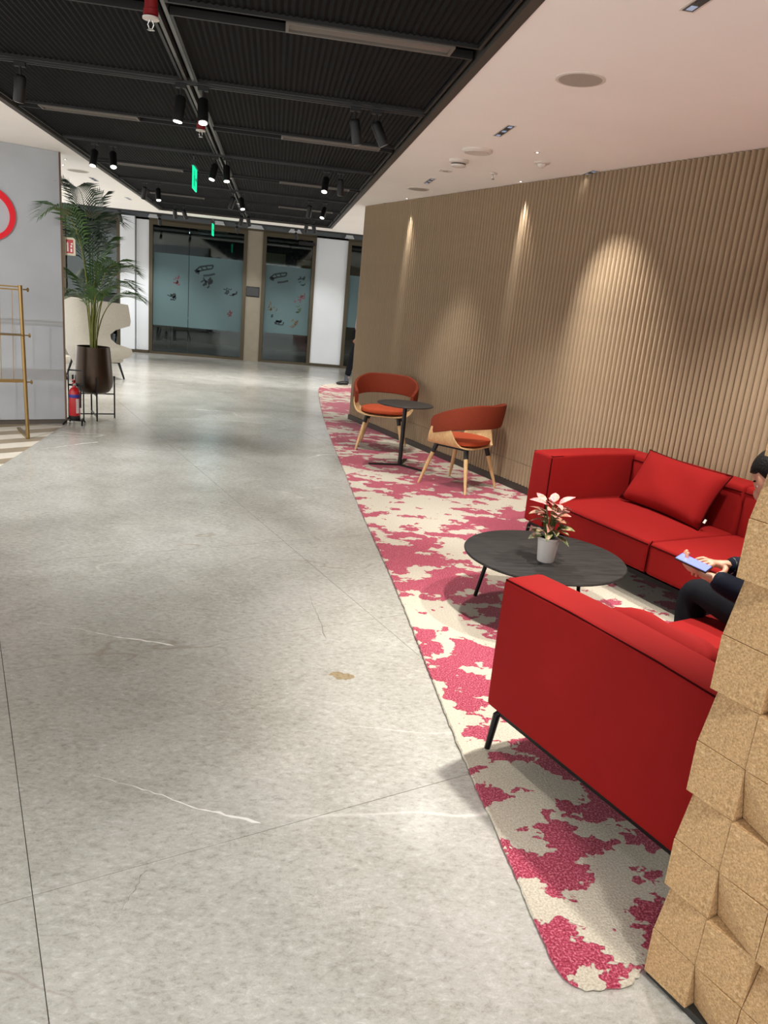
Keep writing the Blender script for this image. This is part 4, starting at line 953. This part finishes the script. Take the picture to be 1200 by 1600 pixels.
MB().bar((0.0, 0.02, 0.402), (0.0, -0.06, 0.425), 0.022, 0.008).bar((0.0, 0.02, 0.396), (0.0, -0.055, 0.385), 0.02, 0.008).build('handle', EXTRED, t)
MB().tube([(0.02, 0, 0.378), (0.05, 0, 0.375), (0.068, -0.01, 0.33), (0.064, -0.012, 0.2), (0.06, -0.012, 0.13)], [0.008, 0.008, 0.008, 0.008, 0.011], 8).build('hose', BLACKP, t, True)
# fire sign, a blade sign on the wall end
t = thing('fire_sign', 'small red and white fire equipment sign on a cream plate beside the grey wall end', 'sign', (-2.047, 8.262, 1.78))
MB().box(-0.043, 0.055, -0.003, 0.003, -0.085, 0.085).build('plate', mat('cream_plate', (214, 204, 178), 0.5), t)
MB().box(-0.034, 0.036, -0.0036, -0.003, -0.065, 0.065).build('red_field', mat('sign_red', (186, 22, 34), 0.5), t)
pg = MB()
for x0, x1, zz0, zz1 in ((-0.026, -0.012, -0.05, 0.03), (-0.023, -0.015, 0.03, 0.042), (0.008, 0.024, -0.052, -0.02), (0.008, 0.024, -0.01, 0.012), (0.012, 0.030, 0.02, 0.034), (-0.03, -0.026, 0.02, 0.03)): pg.box(x0, x1, -0.0042, -0.0036, zz0, zz1)
pg.build('pictogram', mat('sign_white', (236, 226, 220), 0.5), t)

# brass rack before the grey wall
ud = Vector((math.cos(math.radians(26.6)), math.sin(math.radians(26.6)), 0)); vd = Vector((-ud.y, ud.x, 0))
t = thing('brass_rack', 'brass display rack with thin rods standing before the grey wall', 'rack', (-2.22, 7.30, 0), math.radians(26.6))
for k, x in enumerate((0.0, -0.85)):
    po = MB().tube([(x, 0, 0.012), (x - 0.012, 0.02, 1.385)], 0.017, 12).build('post', BRASS, t, True)
    MB().bar((x, 0.0, 0.012), (x, 0.48, 0.012), 0.03, 0.02).build('foot', BRASS, t)
    for z in (1.35, 0.95, 0.53):
        MB().tube([(x + (0.01 if k == 0 else -0.01), 0.0 + 0.014 * z, z), (x + (0.045 if k == 0 else -0.045), 0.014 * z, z)], [0.006, 0.006], 8).build('knob_stem', BRASS, t, True)
        s = MB(); c = x + (0.05 if k == 0 else -0.05); s.tube([(c - 0.010, 0.014 * z, z), (c - 0.006, 0.014 * z, z), (c + 0.004, 0.014 * z, z), (c + 0.009, 0.014 * z, z)], [0.010, 0.019, 0.019, 0.010], 14); s.build('knob', BRASS, t, True)
MB().bar((-0.85, 0.02, 1.37), (0, 0.02, 1.37), 0.012, 0.012).bar((-0.85, 0.02, 1.345), (0, 0.02, 1.345), 0.012, 0.012).build('top_rail', BRASS, t)
MB().box(-0.85, 0.0, -0.02, 0.10, 0.945, 0.957).build('shelf', mat('aged_brass', (120, 98, 60), 0.4, 0.9), t)
MB().bar((-0.85, 0.008, 0.54), (0, 0.008, 0.54), 0.014, 0.03).build('lower_rail', BRASS, t)
for x in (-0.10, -0.2, -0.3, -0.42, -0.55, -0.7): MB().tube([(x + 0.02, 0.02, 1.345), (x + 0.01, 0.015, 0.957)], 0.003, 6).tube([(x + 0.01, 0.015, 0.945), (x, 0.008, 0.55)], 0.003, 6).build('rod', BRASS, t)

# wing chairs
def wing_chair(label, loc, rz, fab, seatfab):
    t = thing('wing_chair', label, 'chair', loc, rz, 'wing chairs at the far left')
    # outer shell: a wrapped surface whose height profile has wing, notch and arm
    n = 30; rows = 14; vs = []; fs = []
    for side in (0, 1):
        for i in range(n + 1):
            u = i / n * 2 - 1; q = abs(u)
            for j in range(rows + 1):
                v = j / rows; z = 0.20 + 0.96 * v
                # forward reach of the shell at this height (1 = full)
                sm = lambda a_, b_, x_: (lambda t_: t_ * t_ * (3 - 2 * t_))(min(1, max(0, (x_ - a_) / (b_ - a_)))); arm = sm(0.26, 0.36, z) * (1 - sm(0.46, 0.58, z)); wing = sm(0.70, 0.84, z)
                reach = 0.34 + 0.30 * arm + 0.34 * wing + 0.0 * v
                if z < 0.35: reach *= max(0.25, (z - 0.12) / 0.23)
                halfw = 0.33 + 0.05 * wing + 0.04 * arm - 0.05 * max(0, (0.4 - z) / 0.2)
                back = 0.30 + 0.16 * v - 0.05 * max(0, (0.4 - z) / 0.2)
                # superelliptic U from back centre to front edge
                a = q ** 0.9
                ang = min(1, a / 0.6) * PI / 2; cx = halfw * math.sin(ang) ** 0.75; cy = back - 0.16 + 0.16 * math.cos(ang) ** 0.75 if a < 0.6 else back - 0.16 - (a - 0.6) / 0.4 * reach
                if side: cx -= 0.045 * math.sin(ang); cy -= 0.045 * math.cos(ang)
                zz = z - (0.03 * q ** 4 if j == rows else 0) + 0.02 * (1 - q * q) * (v > 0.95)
                vs.append((math.copysign(cx, u), cy, zz))
    W = rows + 1; N1 = (n + 1) * W
    for i in range(n):
        for j in range(rows):
            a = i * W + j; q = (a, a + W, a + W + 1, a + 1); fs.append(q[::-1]); fs.append(tuple(N1 + k for k in q))
        fs.append((i * W + rows, (i + 1) * W + rows, N1 + (i + 1) * W + rows, N1 + i * W + rows)); fs.append((i * W, N1 + i * W, N1 + (i + 1) * W, (i + 1) * W))
    for j in range(rows):
        fs.append((j, j + 1, N1 + j + 1, N1 + j)); a = n * W; fs.append((a + j, N1 + a + j, N1 + a + j + 1, a + j + 1))
    MB().add(vs, fs).build('shell', fab, t, True)
    rbox('seat_cushion', seatfab, t, -0.30, 0.30, -0.36, 0.24, 0.25, 0.43, 0.05, 3, 0.02, 3)
    for sx in (-1, 1):
        for sy, y in ((-1, -0.30), (1, 0.22)): MB().tube([(sx * 0.29, y + sy * 0.06, 0.001), (sx * 0.23, y, 0.255)], [0.013, 0.02], 10).build('leg', BLACKP, t, True)
    MB().bar((-0.23, -0.3, 0.245), (0.23, 0.22, 0.245), 0.03, 0.02).bar((0.23, -0.3, 0.245), (-0.23, 0.22, 0.245), 0.03, 0.02).build('under_frame', BLACKP, t)
    return t
wing_chair('pale cream high backed wing chair behind the bronze potted palm', (-2.72, 12.2, 0), math.radians(128), CREAMF, CREAMF)
wing_chair('dark grey wing chair with blue seat by the far left glass', (-3.42, 15.5, 0), math.radians(-75), CHARF, BLUEF)
t = thing('footstool', 'pale cream footstool on dark legs at the grey wall end', 'stool', (-3.12, 11.55, 0))
MB().lathe([(0.18, 0.25), (0.22, 0.265), (0.23, 0.31), (0.22, 0.355), (0.15, 0.372), (0.002, 0.376)], 30).build('seat', CREAMF, t, True)
for a in (45, 135, 225, 315):
    c, s = math.cos(math.radians(a)), math.sin(math.radians(a)); MB().tube([(0.2 * c, 0.2 * s, 0.001), (0.14 * c, 0.14 * s, 0.255)], [0.012, 0.018], 8).build('leg', BLACKP, t, True)

# ================================================================ PEOPLE
def skinned(name, m, parent, V, Ed, rad, root=0, sub=1):
    me = bpy.data.meshes.new(name + '_cage'); me.from_pydata([tuple(v) for v in V], Ed, []); o = bpy.data.objects.new(name, me); COL.objects.link(o)
    md = o.modifiers.new('skin', 'SKIN'); md.use_smooth_shade = True; md.branch_smoothing = 0.6
    for i, sv in enumerate(me.skin_vertices[0].data):
        r = rad[i]; sv.radius = (r, r) if not isinstance(r, tuple) else r; sv.use_root = (i == root)
    s2 = o.modifiers.new('sub', 'SUBSURF'); s2.levels = sub; s2.render_levels = sub
    bpy.context.view_layer.update(); dg = bpy.context.evaluated_depsgraph_get()
    me2 = bpy.data.meshes.new_from_object(o.evaluated_get(dg)); me2.name = name
    bpy.data.objects.remove(o); me2.materials.clear(); me2.materials.append(m); me2.polygons.foreach_set('use_smooth', [True] * len(me2.polygons))
    return link(name, me2, parent)
class Graph:
    def __init__(s): s.v = []; s.e = []; s.r = []
    def n(s, p, r, link=None):
        s.v.append(Vector(p)); s.r.append(r); i = len(s.v) - 1
        if link is not None: s.e.append((link, i))
        return i
    def chain(s, start, pts):
        for p, r in pts: start = s.n(p, r, start)
        return start
    def hand(s, wrist, d, pn, thumb_side, curl=0.5):
        """wrist: node index; d: finger direction; pn: palm normal (fingers curl towards it)"""
        w = s.v[wrist]; d = Vector(d).normalized(); pn = (Vector(pn) - d * Vector(pn).dot(d)).normalized(); sd = d.cross(pn) * thumb_side
        palm = s.n(w + d * 0.045, (0.026, 0.016), wrist); kn = s.n(w + d * 0.075, (0.03, 0.014), palm)
        for k, (off, L) in enumerate(((0.030, 0.074), (0.010, 0.082), (-0.010, 0.077), (-0.029, 0.060))):
            a = w + d * 0.092 + sd * off; c = curl
            q1 = a + (d * math.cos(c * 0.5) + pn * math.sin(c * 0.5)) * L * 0.45
            q2 = q1 + (d * math.cos(c * 1.5) + pn * math.sin(c * 1.5)) * L * 0.33; q3 = q2 + (d * math.cos(c * 2.2) + pn * math.sin(c * 2.2)) * L * 0.25
            s.chain(kn, [(a, 0.0098), (q1, 0.0088), (q2, 0.0078), (q3, 0.0066)])
        a = w + d * 0.03 + sd * 0.03
        s.chain(palm, [(a, 0.012), (a + (d * 0.6 + sd * 0.75 + pn * 0.2).normalized() * 0.034, 0.0105), (a + (d * 0.6 + sd * 0.75 + pn * 0.2).normalized() * 0.034 + (d + sd * 0.15 + pn * 0.3).normalized() * 0.03, 0.0085)])
def head_bits(parent, c, fwd, up):
    fwd = Vector(fwd).normalized(); up = (Vector(up) - fwd * Vector(up).dot(fwd)).normalized(); sd = fwd.cross(up)
    P = lambda a, b, cc: c + fwd * a + up * b + sd * cc
    def ell(name, m, ctr, ra, rb2, rc, lo=-PI / 2, cut=None):
        vs = []; fs = []; n, k2 = 20, 12
        for i in range(k2 + 1):
            la = lo + (PI / 2 - lo) * i / k2
            for k in range(n):
                t = 2 * PI * k / n; x = math.cos(la) * math.cos(t) * ra; y = math.cos(la) * math.sin(t) * rc; z = math.sin(la) * rb2
                if cut: x, y, z = cut(x, y, z)
                vs.append(ctr + fwd * x + sd * y + up * z)
        for i in range(k2):
            for k in range(n): fs.append((i * n + k, i * n + (k + 1) % n, (i + 1) * n + (k + 1) % n, (i + 1) * n + k))
        return MB().add(vs, fs).build(name, m, parent, True)
    ell('hair', HAIR, P(-0.012, 0.032, 0), 0.098, 0.10, 0.084, -0.55, lambda x, y, z: (x if z > 0.03 or x < 0.0 else x * max(0.0, 0.62 + z * 8), y, z))
    for s in (-1, 1):
        ell('eye', mat('eye_white', (220, 215, 208), 0.3), P(0.055, 0.005, s * 0.032), 0.011, 0.007, 0.014)
        ell('pupil', HAIR, P(0.0635, 0.005, s * 0.032), 0.005, 0.005, 0.005)
        ell('eyebrow', HAIR, P(0.064, 0.026, s * 0.033), 0.006, 0.004, 0.020)
        ell('ear', SKIN, P(-0.005, -0.008, s * 0.082), 0.020, 0.032, 0.009)
    ell('nose', SKIN, P(0.080, -0.022, 0), 0.016, 0.024, 0.013)
    ell('mouth', mat('lips', (140, 80, 70), 0.5), P(0.068, -0.062, 0), 0.010, 0.007, 0.024)
def head_nodes(g, neck, c, fwd, up):
    fwd = Vector(fwd).normalized(); up = (Vector(up) - fwd * Vector(up).dot(fwd)).normalized()
    j = g.n(c - up * 0.062 + fwd * 0.012, (0.062, 0.062), neck); m = g.n(c - up * 0.01 + fwd * 0.004, (0.079, 0.086), j); q = g.n(c + up * 0.05, (0.078, 0.085), m); g.n(c + up * 0.085, (0.05, 0.055), q)

# seated man on the foreground sofa, mostly hidden by the cork wall
pr = thing('seated_person', 'person in dark jacket and trousers sitting on the foreground sofa, looking at a phone', 'person', (0, 0, 0))
fwdN = -nd
hip = NW(0.50, 1.12, 0.50); ch = NW(0.44, 1.10, 0.76); nk = NW(0.36, 1.06, 0.915); hc = NW(0.28, 0.995, 1.04)
g = Graph(); b0 = g.n(hip, 0.12); b1 = g.n(NW(0.49, 1.11, 0.63), 0.115, b0); b2 = g.n(ch, 0.12, b1); b3 = g.n(NW(0.40, 1.09, 0.87), 0.085, b2); b4 = g.n(nk, 0.052, b3)
hf = fwdN * 0.8 - nx * 0.25 + Vector((0, 0, -0.5)); hu = Vector((0, 0, 0.8)) + fwdN * 0.45
head_nodes(g, b4, hc, hf, hu)
wl_ = NW(0.275, 0.765, 0.685); wr_ = NW(0.25, 0.865, 0.72); LS = NW(0.40, 0.92, 0.86); RS = NW(0.40, 1.28, 0.86); LE = NW(0.42, 0.84, 0.635); RE = NW(0.38, 1.20, 0.66)
c1 = g.chain(b3, [(LS, 0.055), (LS.lerp(LE, 0.5), 0.047), (LE, 0.042), (LE.lerp(wl_, 0.5), 0.038), (wl_, 0.026)])
c2 = g.chain(b3, [(RS, 0.055), (RS.lerp(RE, 0.5), 0.047), (RE, 0.042), (RE.lerp(wr_, 0.5), 0.038), (wr_, 0.026)])
hd = fwdN * 0.85 - nx * 0.45 + Vector((0, 0, 0.22))
g.hand(c1, hd, nx * 0.6 + Vector((0, 0, 0.75)), 1, 0.75)
g.hand(c2, fwdN * 0.4 - nx * 0.9 + Vector((0, 0, 0.1)), Vector((0, 0, -1)) + fwdN * 0.2, 1, 0.8)
legs = {}
for s, hx, kx, fx_ in ((-1, 1.04, 1.085, 1.07), (1, 1.22, 1.27, 1.26)):
    h = NW(0.48, hx, 0.49); k = NW(-0.03, kx, 0.50); a = NW(0.02, fx_, 0.10); legs[s] = (h, k, a)
    g.chain(b0, [(h, 0.085), (h.lerp(k, 0.5), 0.075), (k, 0.056), (k.lerp(a, 0.35), 0.054), (a, 0.036)])
body = skinned('body', SKIN, pr, g.v, g.e, g.r)
head_bits(pr, hc, hf, hu)
j = Graph(); b0 = j.n(NW(0.50, 1.12, 0.50), 0.145); b1 = j.n(NW(0.49, 1.11, 0.64), 0.135, b0); b2 = j.n(ch, 0.14, b1); b3 = j.n(NW(0.40, 1.09, 0.86), 0.098, b2); j.n(NW(0.375, 1.085, 0.905), 0.064, b3)
for S_, E_, W_ in ((LS, LE, wl_), (RS, RE, wr_)):
    j.chain(b3, [(S_, 0.07), (S_.lerp(E_, 0.5), 0.06), (E_, 0.056), (E_.lerp(W_, 0.5), 0.050), (W_ + (W_ - E_).normalized() * 0.02, 0.040)])
skinned('jacket', NAVY, pr, j.v, j.e, j.r)
tr = Graph(); b0 = tr.n(NW(0.50, 1.12, 0.49), 0.13)
for s in (-1, 1):
    h, k, a = legs[s]; tr.chain(b0, [(h, 0.10), (h.lerp(k, 0.5), 0.088), (k, 0.070), (k.lerp(a, 0.4), 0.066), (a.lerp(k, 0.12), 0.056)])
skinned('trousers', TROUS, pr, tr.v, tr.e, tr.r)
for s in (-1, 1):
    a = legs[s][2]; d = fwdN
    sh = Graph(); q = sh.n(a + Vector((0, 0, -0.03)), 0.04); q1 = sh.n(a - d * 0.04 + Vector((0, 0, -0.048)), 0.036, q); q = sh.chain(q, [(a + d * 0.06 + Vector((0, 0, -0.05)), (0.042, 0.034)), (a + d * 0.14 + Vector((0, 0, -0.055)), (0.042, 0.028)), (a + d * 0.19 + Vector((0, 0, -0.058)), (0.030, 0.022))])
    skinned('shoe', SHOE, pr, sh.v, sh.e, sh.r)
wd = (wr_ - RE).normalized(); MB().tube([RE.lerp(wr_, 0.90), RE.lerp(wr_, 0.99)], 0.032, 16).build('watch', mat('steel_watch', (190, 190, 192), 0.25, 0.9), pr, True)
# phone held in the left hand
ph = thing('mobile_phone', 'mobile phone with blue lit screen held in the seated person\'s hands', 'phone', (0, 0, 0))
ph.matrix_world = frame(NW(0.215, 0.70, 0.738), fwdN * 0.9 - nx * 0.3 + Vector((0, 0, 0.16)), Vector((0, 0, 0.95)) - fwdN * 0.3)
rbox('case', BLACKP, ph, -0.06, 0.06, -0.032, 0.032, -0.008, 0.0, 0.003, 2)
MB().box(-0.056, 0.056, -0.0285, 0.0285, 0.0, 0.0008).build('screen', SCREEN, ph)

# standing person far away behind the end of the ribbed wall
ps = thing('walking_person', 'person in pale shirt and black trousers stepping out behind the ribbed wall', 'person', (1.545, 13.62, 0.0125))
g = Graph(); hp = Vector((0, 0, 0.92)); b0 = g.n(hp, 0.11); b1 = g.n((0.01, 0, 1.10), 0.11, b0); b2 = g.n((0.02, 0, 1.30), 0.12, b1); b3 = g.n((0.02, 0, 1.42), 0.085, b2); b4 = g.n((0.01, 0, 1.50), 0.05, b3); hc2 = Vector((-0.005, 0, 1.62)); head_nodes(g, b4, hc2, (-1, 0, -0.05), (0, 0, 1))
LS, LE, LW = Vector((0.03, -0.19, 1.39)), Vector((0.07, -0.23, 1.12)), Vector((-0.05, -0.24, 0.90)); RS, RE, RW_ = Vector((0.03, 0.19, 1.39)), Vector((0.06, 0.23, 1.12)), Vector((-0.02, 0.24, 0.88))
for S_, E_, W_, ts in ((LS, LE, LW, 1), (RS, RE, RW_, -1)):
    c = g.chain(b3, [(S_, 0.05), (S_.lerp(E_, 0.5), 0.044), (E_, 0.038), (E_.lerp(W_, 0.5), 0.034), (W_, 0.024)]); g.hand(c, (W_ - E_), (-0.3, 0.9 if ts > 0 else -0.9, 0), ts, 0.5)
L2 = {-1: (Vector((0.0, -0.09, 0.86)), Vector((-0.14, -0.09, 0.47)), Vector((-0.20, -0.09, 0.085))), 1: (Vector((0.0, 0.09, 0.86)), Vector((0.04, 0.09, 0.47)), Vector((0.20, 0.09, 0.10)))}
for s in (-1, 1): h, k, a = L2[s]; g.chain(b0, [(h, 0.08), (h.lerp(k, 0.5), 0.068), (k, 0.05), (k.lerp(a, 0.35), 0.05), (a, 0.034)])
skinned('body', SKIN, ps, g.v, g.e, g.r); head_bits(ps, hc2, (-1, 0, -0.05), (0, 0, 1))
j = Graph(); b0 = j.n((0, 0, 0.90), 0.125); b1 = j.n((0.01, 0, 1.10), 0.128, b0); b2 = j.n((0.02, 0, 1.29), 0.135, b1); b3 = j.n((0.02, 0, 1.42), 0.096, b2); j.n((0.015, 0, 1.465), 0.06, b3)
for S_, E_, W_ in ((LS, LE, LW), (RS, RE, RW_)): j.chain(b3, [(S_, 0.062), (S_.lerp(E_, 0.5), 0.055), (E_, 0.05), (E_.lerp(W_, 0.9), 0.036)])
skinned('shirt', SHIRTP, ps, j.v, j.e, j.r)
tr = Graph(); b0 = tr.n((0, 0, 0.90), 0.122)
for s in (-1, 1): h, k, a = L2[s]; tr.chain(b0, [(h, 0.095), (h.lerp(k, 0.5), 0.082), (k, 0.066), (k.lerp(a, 0.4), 0.062), (a.lerp(k, 0.18), 0.058)])
skinned('trousers', TROUS, ps, tr.v, tr.e, tr.r)
for s in (-1, 1):
    a = L2[s][2]; d = Vector((-1, -0.15, 0)).normalized(); lift = 0.0
    MB().tube([a + Vector((0, 0, 0.10)), a + Vector((0, 0, -0.01))], 0.04, 12).build('sock', SOCK, ps, True)
    sh = Graph(); q = sh.n(a + Vector((0, 0, -0.03)), 0.04); sh.n(a - d * 0.04 + Vector((0, 0, -0.046)), 0.036, q); sh.chain(q, [(a + d * 0.06 + Vector((0, 0, -0.045)), (0.042, 0.036)), (a + d * 0.14 + Vector((0, 0, -0.052)), (0.042, 0.030)), (a + d * 0.19 + Vector((0, 0, -0.056)), (0.030, 0.024))])
    skinned('shoe', SHOE, ps, sh.v, sh.e, sh.r)
